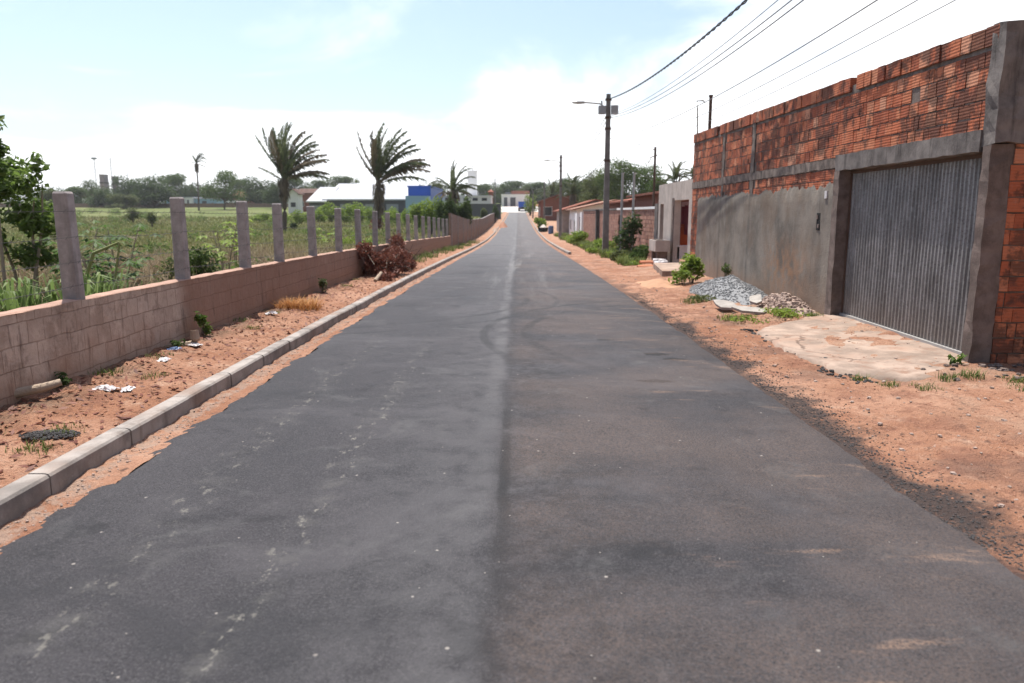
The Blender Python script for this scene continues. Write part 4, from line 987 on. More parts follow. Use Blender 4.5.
def bush(name, h, w, nl, size, mat, seed, label=None, cat='shrub', group=None, loc=(0, 0, 0), stem='bark', shell=.35, up=.35, aspect=.45):
    e = empty(name, loc, 0, label, cat, group); r = np.random.default_rng(seed); cen = []; rad = []
    for i in range(7):
        a = 2.4 * i; d = w * .52 * r.uniform(.3, 1); z = h * r.uniform(.3, .78); q_ = w * r.uniform(.3, .5); cen.append((d * math.cos(a), d * math.sin(a), z)); rad.append((q_, q_, h * .26))
    mb = MB(); leaves(mb, cen, rad, nl, size, shell, up, aspect=aspect, rs=r); f = mb.build('foliage', M[mat], e)
    mb = MB()
    for c in cen: mb.tube([(c[0] * .1, c[1] * .1, -.1), (c[0] * .5, c[1] * .5, c[2] * .6), c], [h * .014, h * .01, h * .004], 4, cap=False)
    mb.build('stem', M[stem], e)
    return e
def blades(mb, n, area, h, w, zfun, lean=.35, mi=0, rs=None, wmul=None):
    """grass blades: bent tapered strips; area gives root positions"""
    rs = rs or rng; p = area(n); n = len(p)
    hh = (h * rs.uniform(.5, 1.25, n)) if np.isscalar(h) else h * rs.uniform(.5, 1.25, n); ww = (w if np.isscalar(w) else w) * rs.uniform(.6, 1.3, n)
    a = rs.uniform(0, 2 * math.pi, n); dx, dy = np.cos(a), np.sin(a); l = lean * rs.uniform(.2, 1.6, n) * hh
    z = np.array([zfun(x, y) for x, y in p]); b = np.stack([p[:, 0], p[:, 1], z - .02], 1); side = np.stack([-dy, dx, 0 * dx], 1) * ww[:, None] * .5
    m = b + np.stack([dx * l * .35, dy * l * .35, hh * .6], 1); t = b + np.stack([dx * l, dy * l, hh], 1)
    q1 = np.stack([b - side, b + side, m + side * .75, m - side * .75], 1); k = len(mb.v)
    V = np.concatenate([q1, t[:, None, :]], 1)
    mb.v += [tuple(v) for v in V.reshape(-1, 3).tolist()]
    for i in range(n):
        o_ = k + 5 * i; mb.f += [(o_, o_ + 1, o_ + 2, o_ + 3), (o_ + 3, o_ + 2, o_ + 4)]
    mb.m += [mi] * (2 * n); return mb
def frond(L, az, el, droop, mat, parent, base, nleaf=46, lw=1.0, wind=0.0, hang=.5, name='frond', fold=.55):
    """one palm frond: rachis that arches over, with two rows of leaflets"""
    mb = MB(); pts = []; p = Vector(base); d = Vector((math.cos(az) * math.cos(el), math.sin(az) * math.cos(el), math.sin(el))); n = 10
    for i in range(n + 1):
        pts.append(p.copy()); p = p + d * (L / n); d = (d + Vector((wind * (.25 + 1.1 * (i / n) ** 1.5), 0, -droop * (.15 + 1.3 * (i / n) ** 1.5))) / n * 2).normalized()
    mb.tube(pts, [L * .010 * (1 - .85 * i / n) + .006 for i in range(n + 1)], 5, cap=False)
    Q = []
    for i in range(nleaf):
        t = .10 + .9 * i / nleaf; k = min(int(t * n), n - 1); c = pts[k].lerp(pts[k + 1], t * n - k); ax = (pts[k + 1] - pts[k]).normalized()
        sd = ax.cross(Vector((0, 0, 1)))
        if sd.length < .1: sd = ax.cross(Vector((1, 0, 0)))
        sd.normalize(); upv = sd.cross(ax).normalized(); ll = L * .215 * lw * math.sin(math.pi * min(1, .18 + .8 * t)) ** .6 * random.uniform(.85, 1.15)
        for s in (-1, 1):
            v = (sd * s * (.85 - .35 * t) + ax * (1.0 + .7 * t) + upv * random.uniform(fold - .35, fold + .1)).normalized(); tip = c + v * ll + Vector((wind * .12 * ll, 0, -hang * ll * random.uniform(.6, 1.7))); m = c + v * ll * .55 + Vector((0, 0, -.08 * hang * ll))
            w = ax * (L * .019)
            Q.append([c - w, m - w * .9, tip, m + w * .9]); 
    mb.arr(np.array([[tuple(a) for a in q] for q in Q]), 4); return mb.build(name, M[mat], parent)
def palm(name, loc, h, L, label, fr, dead=8, seed=3, r0=.22, group=None, sk=1.0, wind=.42):
    random.seed(seed); e = empty(name, loc, 0, label, 'palm tree', group); mb = MB(); pts = [(0.0 + .25 * math.sin(t * 2), .05 * math.sin(t * 3), -.3 + (h + .3) * t) for t in np.linspace(0, 1, 14)]
    mb.tube(pts, [r0 * (1.25 - .45 * t) * (1 + .06 * (i % 2)) for i, t in enumerate(np.linspace(0, 1, 14))], 9); mb.build('trunk', M['bark'], e)
    top = Vector(pts[-1])
    fr = fr + [(a_ + random.uniform(-.35, .35), e_ + random.uniform(-.16, .12), l_ * random.uniform(.8, 1.02), d_ * random.uniform(.9, 1.5), m_) for a_, e_, l_, d_, m_ in fr[::4]]
    for az, el, ln, dr, mt in fr: frond(L * ln, az, el, dr, mt, e, top + Vector((random.uniform(-.1, .1), random.uniform(-.1, .1), random.uniform(-.4, .3))), wind=wind, hang=.45)
    mb = MB(); n = 260
    a = rng.uniform(0, 6.283, n); z = h - rng.random(n) ** 1.3 * sk * 2.6; r = r0 * (1.0 + 1.8 * rng.random(n)) * (1 - .25 * (h - z) / 2.6); p = np.stack([r * np.cos(a) + top.x, r * np.sin(a) + top.y, z], 1)
    d = np.stack([np.cos(a) * .25, np.sin(a) * .25, -np.ones(n)], 1); s = np.stack([-np.sin(a), np.cos(a), 0 * a], 1) * .06; ln = rng.uniform(.5, 1.1, n)[:, None]
    mb.arr(np.stack([p - s, p + d * ln * .5 - s * 1.4, p + d * ln, p + d * ln * .5 + s * 1.4], 1), 4); mb.build('dead_skirt', M['palmdry'], e)
    return e

# ================================================================ PALMS IN THE FIELD
FY = 85.0
def loc_px(x, Y, field=True):
    X = PX(x, 213, Y)[0]; return (X, Y, gz(X, Y))
A = math.pi
l1 = loc_px(283, FY); h1 = PX(283, 178, FY)[1] - l1[2]
fr = []
random.seed(11)
for az, el, ln, dr in ((A * .97, 1.05, .95, .25), (A * .9, 1.22, .95, .2), (A * 1.1, .92, .85, .3), (A * .75, 1.3, 1.0, .2), (A * .55, 1.4, 1.02, .2), (A * 1.5, 1.38, 1.0, .25), (A * .3, 1.3, 1.0, .35), (A * .15, 1.18, 1.0, .45), (0, 1.05, .95, .5), (-.2, .92, .95, .5), (.25, .8, .95, .5), (.05, .62, .95, .45), (-.35, .48, .95, .5), (.4, .38, .85, .5), (-A * .4, 1.1, .9, .4), (A * 1.35, 1.1, .9, .3), (A * .45, 1.0, .9, .4), (-.1, .15, .85, .5), (A * .6, .8, .8, .5), (-A * .35, .7, .8, .5), (A * 1.05, 1.28, .9, .2), (.1, 1.3, 1.0, .3), (A * .95, .55, .55, .5), (.6, .9, .9, .5)):
    fr.append((az, el, ln, dr, 'palm' if random.random() > .12 else 'palmdry'))
palm('palm_tree', l1, h1, 5.9, 'tall palm in the field with full dark fronds, left one of the pair', fr, seed=21, sk=.7)
l2 = loc_px(377, FY - 2); h2 = PX(377, 181, FY - 2)[1] - l2[2]
fr = []
for az, el, ln, dr, mt in ((A, 1.0, .95, .02, 'palmdry'), (A * .96, .78, .45, .1, 'palmdry'), (A * .7, 1.38, 1.05, .1, 'palm'), (A * .5, 1.42, 1.05, .15, 'palm'), (A * 1.5, 1.45, 1.05, .15, 'palm'), (A * 1.1, 1.35, 1.0, .15, 'palmdry'), (.2, 1.3, 1.05, .25, 'palm'), (0, 1.2, 1.05, .35, 'palm'), (-.2, 1.08, 1.0, .4, 'palm'), (.3, 1.0, 1.0, .45, 'palmdry'), (.1, .85, 1.0, .5, 'palm'), (-.1, .7, 1.0, .55, 'palmdry'), (.2, .58, 1.05, .5, 'palmdry'), (-.3, .5, 1.0, .55, 'palm'), (.05, .42, 1.0, .6, 'palmdry'), (-A * .4, 1.1, .9, .3, 'palm'), (A * .4, 1.1, .9, .3, 'palm'), (A * 1.4, 1.15, .9, .25, 'palmdry'), (.3, .3, .9, .6, 'palm'), (A * .9, 1.3, .9, .1, 'palm'), (.4, .7, .95, .5, 'palmdry')):
    fr.append((az, el, ln, dr, mt))
palm('palm_tree', l2, h2, 5.7, 'tall palm with browning fronds swept right, right one of the pair', fr, seed=22, sk=1.5, r0=.26)
l3 = loc_px(451, 72); h3 = PX(451, 189, 72)[1] - l3[2]
fr = [(A * .97, .5, .8, 1.2, 'palm'), (A * .9, .8, .85, 1.0, 'palm'), (A * .7, 1.4, .95, .25, 'palm'), (A * .5, 1.45, .95, .2, 'palm'), (0, 1.3, .9, .6, 'palm'), (.1, 1.05, .9, .9, 'palm'), (-.2, .85, .9, 1.0, 'palm'), (.2, .6, .9, .9, 'palm'), (0, .35, .85, .9, 'palm'), (-.3, .15, .8, .9, 'palm'), (A * 1.4, 1.2, .9, .4, 'palm'), (A * 1.5, .7, .8, .8, 'palm'), (.3, -.05, .7, .8, 'palmdry'), (A * 1.1, .1, .7, 1, 'palmdry'), (A * 1.25, -.1, .7, 1, 'palmdry'), (-.6, .1, .8, .8, 'palm')]
palm('palm_tree', l3, h3, 2.8, 'shorter drooping palm among the bright shrubs at the start of the taller wall', fr, seed=23, sk=1.1)
l4 = loc_px(199, 210); h4 = PX(199, 163, 210)[1] - l4[2]
palm('palm_tree', l4, h4, 3.6, 'slender distant palm rising above the trees on the left skyline', [(0, 1.2, 1, 1.9, 'palm'), (.2, 1.0, 1, 2.2, 'palm'), (-.3, .9, 1, 2.2, 'palm'), (.1, .6, .9, 2, 'palm'), (-.1, 1.35, 1, 1.6, 'palm'), (.3, 1.2, .9, 2, 'palm'), (A * .9, 1.2, .6, 1.6, 'palm'), (A * .5, 1.2, .8, .6, 'palm'), (A * 1.4, 1, .8, .8, 'palm'), (.4, 1.3, .9, .6, 'palm'), (A * 1.1, .3, .5, 1.3, 'palm'), (0, -.3, .8, .6, 'palmdry')], seed=24, r0=.2, sk=.7)
x6, z6 = PX(672, 182, 52)
for i, (px_, py_, YY, L, lab) in enumerate(((672, 181, 50, 1.5, 'small palm crown showing over the plastered front beside the mast'), (571, 194, 118, 3.6, 'pale green palm behind the tiled roofs at the bend'), (551, 194, 160, 4.0, 'yellowish palm over the house with the yellow porch'), (689, 178, 40, .9, 'tiny palm tip over the right end of the plastered front'))):
    X, z = PX(px_, py_, YY); g = gz(X, YY); fr = [(k * .9 + .2, (1.2, .8, .45, .15)[k % 4], random.uniform(.75, 1), random.uniform(.7, 1.2), 'palm') for k in range(14)]
    palm('palm_tree', (X, YY, g), z - g, L, lab, fr, seed=30 + i, r0=.16, sk=.6, wind=.2)

# ================================================================ TREELINE
random.seed(5)
protos = {}
def far_tree(kind, px_, ytop, wpx, Y, label, group='trees along the skyline'):
    if kind not in protos:
        h, w, n, nl, sz, mat, sq = {'d': (10, 5.2, 16, 6500, .55, 'tree1', .75), 'g': (10, 4.6, 14, 5500, .55, 'tree2', .8), 'o': (10, 4.4, 12, 4200, .55, 'tree3', .8), 'l': (10, 4.8, 16, 3300, .5, 'tree2', .6), 'r': (10, 6.0, 12, 2600, .6, 'tree3', .7)}[kind]
        o = tree('tree', h, w, n, nl, sz, mat, ord(kind) + 3, .08 if kind != 'l' else .22, group=group, cat='tree'); protos[kind] = o
    else: o = copy_tree(protos[kind])
    X, zt = PX(px_, ytop, Y); g = gz(X, Y) - .3; h = zt - g; w = wpx / F * Y / 2 * 1.22
    pw = {'d': 5.2, 'g': 4.6, 'o': 4.4, 'l': 4.8, 'r': 6.0}[kind]
    place(o, (X, Y, g), random.uniform(0, 6.28), (w / pw, w / pw, h / 10), label, group)
LT_ = [('o', 48, 186, 20, 190, 'pale olive tree on the skyline just right of the nearest post top'), ('d', 62, 189, 16, 250, 'low dark tree beside the orange roof on the far left'), ('g', 75, 187, 20, 250, 'round green tree left of the first radio mast'),
 ('l', 89, 178, 14, 262, 'thin loose tree with a tuft on top beside the first radio mast'), ('d', 103, 186, 26, 240, 'dark low tree beneath the grey water tower'), ('o', 122, 192, 26, 225, 'flat olive bush behind the far field wall'),
 ('d', 127, 174, 30, 270, 'broad dark domed tree right of the radio masts'), ('d', 152, 173, 40, 240, 'very dense dark tree, widest on the left skyline'), ('g', 175, 174, 28, 280, 'green domed tree between the densest tree and the slender palm'),
 ('d', 190, 181, 20, 275, 'dark tree just left of the slender distant palm'), ('d', 207, 184, 18, 285, 'dark low tree just right of the slender distant palm'), ('l', 222, 168, 36, 220, 'tall loose green tree right of the slender distant palm'),
 ('g', 240, 179, 22, 290, 'green tree behind the loose tall tree'), ('d', 256, 175, 32, 255, 'dark tree left of the left palm of the pair'), ('d', 274, 180, 20, 230, 'narrow dark tree at the left palm trunk'), ('g', 290, 176, 26, 300, 'green tree hidden behind the left palm crown'),
 ('o', 306, 184, 14, 300, 'olive tree over the white gabled house'), ('d', 304, 180, 9, 310, 'thin dark tree top left of the grey warehouse'), ('g', 318, 180, 20, 330, 'low green tree behind the left end of the grey warehouse'), ('g', 341, 176, 30, 330, 'round green tree topping the grey warehouse roof'), ('d', 390, 181, 6, 330, 'small dark tree top showing over the grey warehouse')]
for a in LT_: far_tree(*a)
RT_ = [('o', 436, 179, 14, 300), ('g', 484, 184, 18, 310), ('d', 494, 185, 16, 300), ('o', 503, 184, 16, 330), ('g', 514, 181, 26, 330), ('o', 526, 184, 18, 320), ('g', 537, 182, 24, 320), ('d', 549, 183, 20, 310), ('o', 558, 181, 20, 290)]
RL = ['olive tree behind the blue building roof', 'green tree just right of the white water tower', 'dark tree above the orange roofed hut', 'pale olive tree over the white garages, left part', 'round green tree highest over the white garages', 'olive tree directly above the blue truck', 'green tree above the distant pole right of the truck', 'dark tree above the pink roof of the porch house', 'olive tree left of the second power pole lamp']
for a, lb in zip(RT_, RL): far_tree(*a, lb)
for a in [('g', 568, 178, 22, 180, 'green tree right of the second power pole'), ('g', 583, 180, 24, 150, 'round tree behind the tiled roofs left of the nearest pole'), ('o', 597, 174, 26, 140, 'olive tree directly left of the nearest power pole'), ('g', 606, 174, 34, 120, 'green tree right behind the nearest power pole'), ('g', 658, 178, 22, 95, 'green tree behind the dark mast'), ('l', 676, 183, 26, 70, 'low bright tree over the plastered front')]: far_tree(*a, group='trees behind the houses')

X, z_ = PX(632, 160, 105); tree('tree', z_ - gz(X, 105), 4.6, 22, 16000, .32, 'tree2', 77, .12, label='big dark domed tree behind the two slim grey posts', group='trees behind the houses', loc=(X, 105, gz(X, 105)), squash=.85)
X, z_ = PX(604, 172, 112); tree('tree', z_ - gz(X, 112), 3.6, 16, 9000, .32, 'tree3', 78, .12, label='round olive tree just left of the big domed tree', group='trees behind the houses', loc=(X, 112, gz(X, 112)), squash=.85)
# ================================================================ FAR BUILDINGS
def fbld(name, pxs, ys, Y, depth, mat, label, cat='building', roof=None, extra=None, zb=None):
    x0, zt = PX(pxs[0], ys[0], Y); x1, z1 = PX(pxs[1], ys[1], Y)
    zb = z1 if zb is None else zb
    e = empty(name, ((x0 + x1) / 2, Y, zb), 0, label, cat); w = (x1 - x0) / 2; h = zt - zb
    mb = MB(); mb.box(-w, w, 0, depth, -2, h); mb.build('wall', M[mat], e)
    mb = MB(); mb.box(-w - .15, w + .15, -.15, depth + .15, h, h + .25); mb.build('roof', M[roof or mat], e)
    if extra: extra(e, w, h, depth)
    return e
def gapbase(x, Y): return gz(PX(x, 205, Y)[0], Y)
def sheet_roof(name, pxs, ye, yr, Y, run, label, doors):
    x0, ze = PX(pxs[0], ye, Y); x1, _ = PX(pxs[1], ye, Y); zr_ = PX(0, yr, Y + run)[1]; g = gapbase((pxs[0] + pxs[1]) / 2, Y)
    e = empty(name, ((x0 + x1) / 2, Y, g), 0, label, 'building'); w = (x1 - x0) / 2; a, b = ze - g, zr_ - g
    mb = MB(); mb.add([(-w, 0, -1), (w, 0, -1), (w, 2 * run, -1), (-w, 2 * run, -1), (-w, 0, a - .1), (w, 0, a - .1), (w, 2 * run, a - .1), (-w, 2 * run, a - .1), (-w, run, b - .1), (w, run, b - .1)], [(0, 1, 5, 4), (1, 2, 6, 9, 5), (2, 3, 7, 6), (3, 0, 4, 8, 7)]); mb.build('wall', M['darkgrey'], e)
    mb = MB(); o_ = .5
    for s_ in (0, 2 * run):
        y_ = -o_ if s_ == 0 else 2 * run + o_; z_ = a - o_ * (b - a) / run
        vs = [(-w - o_, y_, z_), (w + o_, y_, z_), (w + o_, run, b), (-w - o_, run, b)]; vs += [(p[0], p[1], p[2] + .1) for p in vs]; mb.add(vs, [(0, 1, 2, 3), (7, 6, 5, 4), (0, 4, 5, 1), (1, 5, 6, 2), (2, 6, 7, 3), (3, 7, 4, 0)])
    mb.build('roof', M['greyblue'], e)
    mb = MB(); mb.box(-w - o_, w + o_, -o_ - .2, -o_ - .01, a - o_ * (b - a) / run - .15, a - o_ * (b - a) / run + .12); mb.build('gutter', M['offwhite'], e)
    for u in doors: mb = MB(); mb.box(u * w - 1.3, u * w + 1.3, -.08, -.01, -1, a * .7); mb.build('door', M['greybox'], e)
    return e
sheet_roof('warehouse', (325, 409), 199, 184, 165, 16, 'long warehouse with a plain white sheet roof behind the pair of palms', (-.5, .1, .6))
sheet_roof('warehouse_annex', (309, 324.5), 201, 187.5, 164, 12, 'smaller white roofed annex at the left end of the long warehouse', (0,))
def bb(e, w, h, d): mb = MB(); mb.box(-w * 1.06, w * .98, -3, -.02, -2, h * .52); mb.build('front_block', M['paleblue'], e)
fbld('blue_building', (408, 431), (187, 206), 150, 25, 'blue', 'blue roofed building with a pale blue front beside the warehouse', extra=bb, roof='blue')
def tw(e, w, h, d):
    mb = MB(); mb.tube([(w * .1, d / 2, h), (w * .1, d / 2, h + 2.4)], .06); mb.build('lightning_rod', M['rust'], e); mb = MB(); mb.box(-w * 1.4, w * 1.4, -.2, d + .2, -2, .8); mb.build('base', M['offwhite'], e)
fbld('water_tower', (467.5, 476.8), (171.5, 200), 190, 2.6, 'white', 'tall plain white square water tower left of the street end', 'tower', extra=tw, zb=gapbase(472, 190))
def lw(e, w, h, d): 
    for k in range(5): f_ = MB().box(-w * .8 + k * w * .36, -w * .8 + k * w * .36 + 1.2, -.06, 0, h * .55, h * .85).build('window', M['glass'], e)
fbld('low_white_building', (440, 491), (196.5, 206), 180, 14, 'offwhite', 'low white building at the foot of the white water tower', extra=lw)
fbld('grey_yard_wall', (466, 501), (205, 212.5), 160, .3, 'darkgrey', 'dark grey yard wall in front of the low white building', 'wall')
def hut(e, w, h, d): mb = MB(); mb.add([(-w * 1.5, -1, h), (w * 1.5, -1, h), (w * 1.5, d + 1, h), (-w * 1.5, d + 1, h), (0, d / 2, h + .8)], [(0, 1, 4), (1, 2, 4), (2, 3, 4), (3, 0, 4), (3, 2, 1, 0)]); mb.build('hip_roof', M['tile'], e)
fbld('roofed_hut', (488.5, 493), (192, 205), 215, 4, 'redbrick', 'small hut with an orange hipped roof by the street end', 'hut', extra=hut)
def gar(e, w, h, d):
    for a, b in ((-.82, -.58), (-.36, .02)): f_ = MB().box(a * w, b * w, -.1, .0, -2, h * .78).build('garage_door', M['darkgrey'], e)
    mb = MB(); mb.box(-w * .3, w * 1.05, 3, d, h + .26, h + 1.5); mb.build('upper_storey', M['redbrick'], e); mb = MB(); mb.box(-w * .75, -w * .35, 1, 4, h + .26, h + 1.0); mb.build('water_tank', M['darkgrey'], e)
fbld('white_garages', (501.5, 529), (195, 206), 262, 14, 'white', 'white building with two grey garage doors closing the street', extra=gar)
house('gabled_house', PX(288, 200, 185)[0], PX(298, 200, 185)[0], 185, 189, zf(185), PX(0, 193, 185)[1], PX(0, 189, 185)[1], 'offwhite', 'oldtile', 'white gabled house just right of the left palm', windows=[('s', 0, .6, 1.5, 2.6)], ridge='y')
house('brick_house', PX(297, 200, 200)[0], PX(313, 200, 200)[0], 200, 210, zf(200), PX(0, 193, 200)[1], PX(0, 188.5, 200)[1], 'redbrick', 'oldtile', 'red brick house between the white gable and the warehouse annex', windows=[('s', -1, .6, 1.5, 2.6)], ridge='x')
house('brick_house', PX(175, 200, 280)[0], PX(189, 200, 280)[0], 280, 290, zf(280), PX(0, 195, 280)[1], PX(0, 189, 280)[1], 'redbrick', 'tile', 'red brick house under the trees left of the slender palm', windows=[('s', -1, .6, 1.5, 2.6)], ridge='x')
house('brick_house', PX(232, 200, 275)[0], PX(246, 200, 275)[0], 275, 287, zf(275), PX(0, 197, 275)[1], PX(0, 191.5, 275)[1], 'redbrick', 'tile', 'red roofed brick house right of the tall loose tree', windows=[('s', 1, .6, 1.5, 2.6)], ridge='x')
house('small_house', PX(59, 200, 262)[0], PX(67, 200, 262)[0], 262, 270, zf(262), PX(0, 196, 262)[1], PX(0, 191.5, 262)[1], 'offwhite', 'tile2', 'small house with an orange roof peeping past the nearest post', ridge='x')
house('small_house', PX(82, 200, 275)[0], PX(92, 200, 275)[0], 275, 283, zf(275), PX(0, 197, 275)[1], PX(0, 193, 275)[1], 'offwhite', 'tile2', 'small pale roofed house below the first radio mast', ridge='x')
for i, (a, b, yt, mt, lb) in enumerate(((165, 183, 198, 'paleblue', 'low pale blue shed behind the far field wall'), (184, 193, 197.5, 'white', 'low white shed between the two blue sheds'), (194, 217, 199, 'paleblue', 'long low blue shed below the loose tall tree'), (146, 160, 199, 'offwhite', 'low grey-white shed under the densest dark tree'), (88, 106, 200.5, 'offwhite', 'long low grey roof behind the far field wall'), (270, 289, 199, 'offwhite', 'low white shed behind the left palm trunk'))):
    fbld('shed', (a, b), (yt, 205.5), 262 + i, 8, mt, lb, 'shed', roof='greyblue', extra=lambda e, w, h, d: MB().box(-w * .3, w * .1, -.06, 0, 0, h * .7).build('door', M['darkgrey'], e))
# far field wall
fw = empty('field_wall', (PX(180, 205, 245)[0], 245, 0), 0, 'long low brown wall closing the far side of the field', 'wall')
mb = MB(); x0, x1 = PX(-60, 205, 245)[0] - fw.location.x, PX(292, 205, 245)[0] - fw.location.x; zb = zf(245); mb.box(x0, x1, 0, .3, zb - 1, zb + 1.25); mb.build('wall', M['wall2'], fw)
for k in range(20): mb = MB(); x = x0 + (x1 - x0) * (k + .5) / 20; mb.box(x - .25, x + .25, -.12, -.005, zb - 1, zb + 1.4); mb.build('pier', M['wall2'], fw)
# masts and water tower
for i, (px_, yt) in enumerate(((94, 158), (110, 157.5), (126.5, 165))):
    X, zt = PX(px_, yt, 300); g = zf(300); e = empty('radio_mast', (X, 300, g), 0, ('first thin lattice radio mast on the left skyline, with a platform', 'second thin lattice radio mast just right of the grey water tower', 'faintest and shortest radio mast behind the domed tree')[i], 'mast'); h = zt - g
    mb = MB(); r0, r1 = (.42, .25) if i < 2 else (.15, .06)
    for k in range(3): a = 2.1 * k; mb.tube([(r0 * math.cos(a), r0 * math.sin(a), -1), (r1 * math.cos(a), r1 * math.sin(a), h)], .05, 4)
    for j in range(14):
        for k in range(3):
            t0, t1 = j / 14, (j + 1) / 14; a, b = 2.1 * k, 2.1 * (k + 1); q0, q1 = r0 + (r1 - r0) * t0, r0 + (r1 - r0) * t1
            mb.tube([(q0 * math.cos(a), q0 * math.sin(a), h * t0), (q1 * math.cos(b), q1 * math.sin(b), h * t1)], .03, 3)
    mb.build('lattice', M['greybox'], e)
    if i == 0: mb = MB(); mb.box(-.8, .8, -.6, .6, h - .5, h + .2); mb.build('platform', M['greybox'], e)
for i, (a, b, yt, mt) in enumerate(((99, 105.5, 175, 'post'), (111.5, 115.5, 177, 'conc'))):
    fbld('water_tank_tower', (a, b), (yt, 195), 285, 3, mt, ('grey concrete water tank tower between the two taller radio masts', 'narrow pale tank tower beside the second radio mast')[i], 'tower', zb=zf(285), extra=lambda e, w, h, d: MB().box(-w * 1.15, w * 1.15, -.3, d + .3, h * .72, h * .76).build('ledge', M['conc'], e))

# vehicles
tk = empty('dump_truck', (PX(522.5, 210, 228)[0], 228, zr(228) + .05), 0, 'blue dump truck seen from behind at the end of the street', 'truck')
mb = MB(); mb.add([(-1.2, 0, 1.3), (1.2, 0, 1.3), (1.25, 0, 2.9), (-1.25, 0, 2.9), (-1.2, 4.6, 1.3), (1.2, 4.6, 1.3), (1.25, 4.6, 2.9), (-1.25, 4.6, 2.9)], [(0, 1, 2, 3), (4, 7, 6, 5), (0, 3, 7, 4), (1, 5, 6, 2), (0, 4, 5, 1), (3, 2, 6, 7)])
for x in (-.8, 0, .8): mb.box(x - .05, x + .05, -.06, -.003, 1.3, 2.9)
mb.build('dump_bed', M['blue'], tk)
mb = MB(); mb.box(-.45, .45, .3, 7, .75, 1.25); mb.build('chassis', M['rubber'], tk); mb = MB(); mb.box(-1.15, 1.15, 4.9, 6.9, .8, 2.7); mb.build('cab', M['blue'], tk); mb = MB(); mb.box(-1.2, 1.2, .05, .15, .6, .85); mb.build('bumper', M['rubber'], tk)
for x in (-1, 1):
    for y in (1.2, 6): mb = MB(); mb.tube([(x - .28, y, .5), (x + .28, y, .5)], .5, 14); mb.build('wheel', M['rubber'], tk)
for x in (-.95, .95): mb = MB(); mb.box(x - .12, x + .12, -.02, .04, .9, 1.1); mb.build('tail_light', M['orange'], tk)
def car(X, Y, z, rz, mat, label):
    e = empty('parked_car', (X, Y, z), rz, label, 'car'); mb = MB()
    prof = [(-2.1, .35), (-2.15, .8), (-1.9, .95), (-1.3, 1.05), (-.7, 1.45), (.7, 1.48), (1.4, 1.05), (2.0, .9), (2.15, .55), (2.1, .35)]; n = len(prof)
    mb.add([(x, -.85, z_) for x, z_ in prof] + [(x, .85, z_) for x, z_ in prof], [tuple(range(n)), tuple(range(2 * n - 1, n - 1, -1))] + [(i, n + i, n + (i + 1) % n, (i + 1) % n) for i in range(n)]); mb.build('body', M[mat], e)
    for s in (-1, 1): mb = MB(); mb.add([(-1.1, s * .856, 1.08), (-.62, s * .856, 1.4), (.62, s * .856, 1.42), (1.15, s * .856, 1.08)], [(0, 1, 2, 3)]); mb.build('side_window', M['glass'], e)
    for x in (-1.35, 1.35):
        for y in (-.8, .8): mb = MB(); mb.tube([(x, y - .1, .32), (x, y + .1, .32)], .32, 12); mb.build('wheel', M['rubber'], e)
    return e
car(PX(232, 203, 252)[0], 252, zf(252) + .9, .0, 'white', 'white car behind the far field wall below the red roofed house')
car(PX(155, 203, 252)[0], 252, zf(252) + .7, .0, 'white', 'white car below the densest dark tree behind the field wall')

# small street-end objects on the right
X, z = PX(551, 222, 92); e = empty('water_barrel', (X, 92, zr(92)), 0, 'blue plastic barrel outside the small low house', 'barrel'); mb = MB(); mb.lathe([(.22, 0), (.32, .1), (.33, .3), (.31, .32), (.33, .34), (.33, .6), (.31, .62), (.33, .64), (.32, .85), (.28, .95)], n=14); mb.build('drum', M['bluep'], e, True); mb = MB(); mb.lathe([(.29, .951), (.29, 1.0), (.1, 1.02)], n=14); mb.build('lid', M['bluep'], e)
def heap(name, X, Y, w, l, h, mat, label, cat='heap', stones=0, smat=None, sr=.03, seed=1, jit=.06):
    random.seed(seed); e = empty(name, (X, Y, gz(X, Y) + .0), 0, label, cat); mb = MB(); n = 34; vs = []
    def hz(u, v):
        r = math.hypot(u, v); return max(-.1, h * max(0, 1 - r ** 1.25) + jit * n3(u * w, v * l, seed, 3) * (1.2 - r) + .02 * n3(u * w, v * l, seed, 14) - .03 * r)
    for i in range(n + 1):
        for j in range(n + 1): u, v = -1.1 + 2.2 * i / n, -1.1 + 2.2 * j / n; vs.append((u * w, v * l, hz(u, v)))
    mb.add(vs, [(i * (n + 1) + j, (i + 1) * (n + 1) + j, (i + 1) * (n + 1) + j + 1, i * (n + 1) + j + 1) for i in range(n) for j in range(n)]); mb.build('mound', M[mat], e, True)
    if stones:
        mb = MB()
        for k in range(stones):
            a = random.uniform(0, 6.283); r = random.random() ** .55; u, v = r * math.cos(a), r * math.sin(a); mb.rock((u * w, v * l, hz(u, v) + .005), sr * random.uniform(.5, 1.5))
        o = mb.build('stones', M[smat], e); o['kind'] = 'stuff'
    return e
heap('sand_heap', cx(108) + 3.6, 108, .8, 4.5, .9, 'paleplaster', 'pale sand heap by the right kerb near the small low house')
mb = MB(); vs = []
for r, z_ in ((.5, 0), (.62, .12), (.7, .55), (.64, .55), (.55, .15), (.02, .12)):
    for k in range(14): vs.append((r * math.cos(k * .4488), r * 1.4 * math.sin(k * .4488), z_))
mb.add(vs, [(j * 14 + k, j * 14 + (k + 1) % 14, (j + 1) * 14 + (k + 1) % 14, (j + 1) * 14 + k) for j in range(5) for k in range(14)] + [tuple(range(13, -1, -1))]); one('mortar_trough', mb, M['rubber'], 'black trough in front of the pale sand heap by the kerb', 'trough', loc=(cx(100) + 3.35, 100, zr(100) + .02))
heap('dirt_heap', PX(503, 217, 120)[0], 120, .8, 3.5, .9, 'clod', 'reddish dirt heap at the far end of the left kerb')
heap('sand_heap', PX(497.5, 222, 104)[0] - .3, 104, .5, 4, .45, 'apron', 'pale sand spread along the far left kerb')

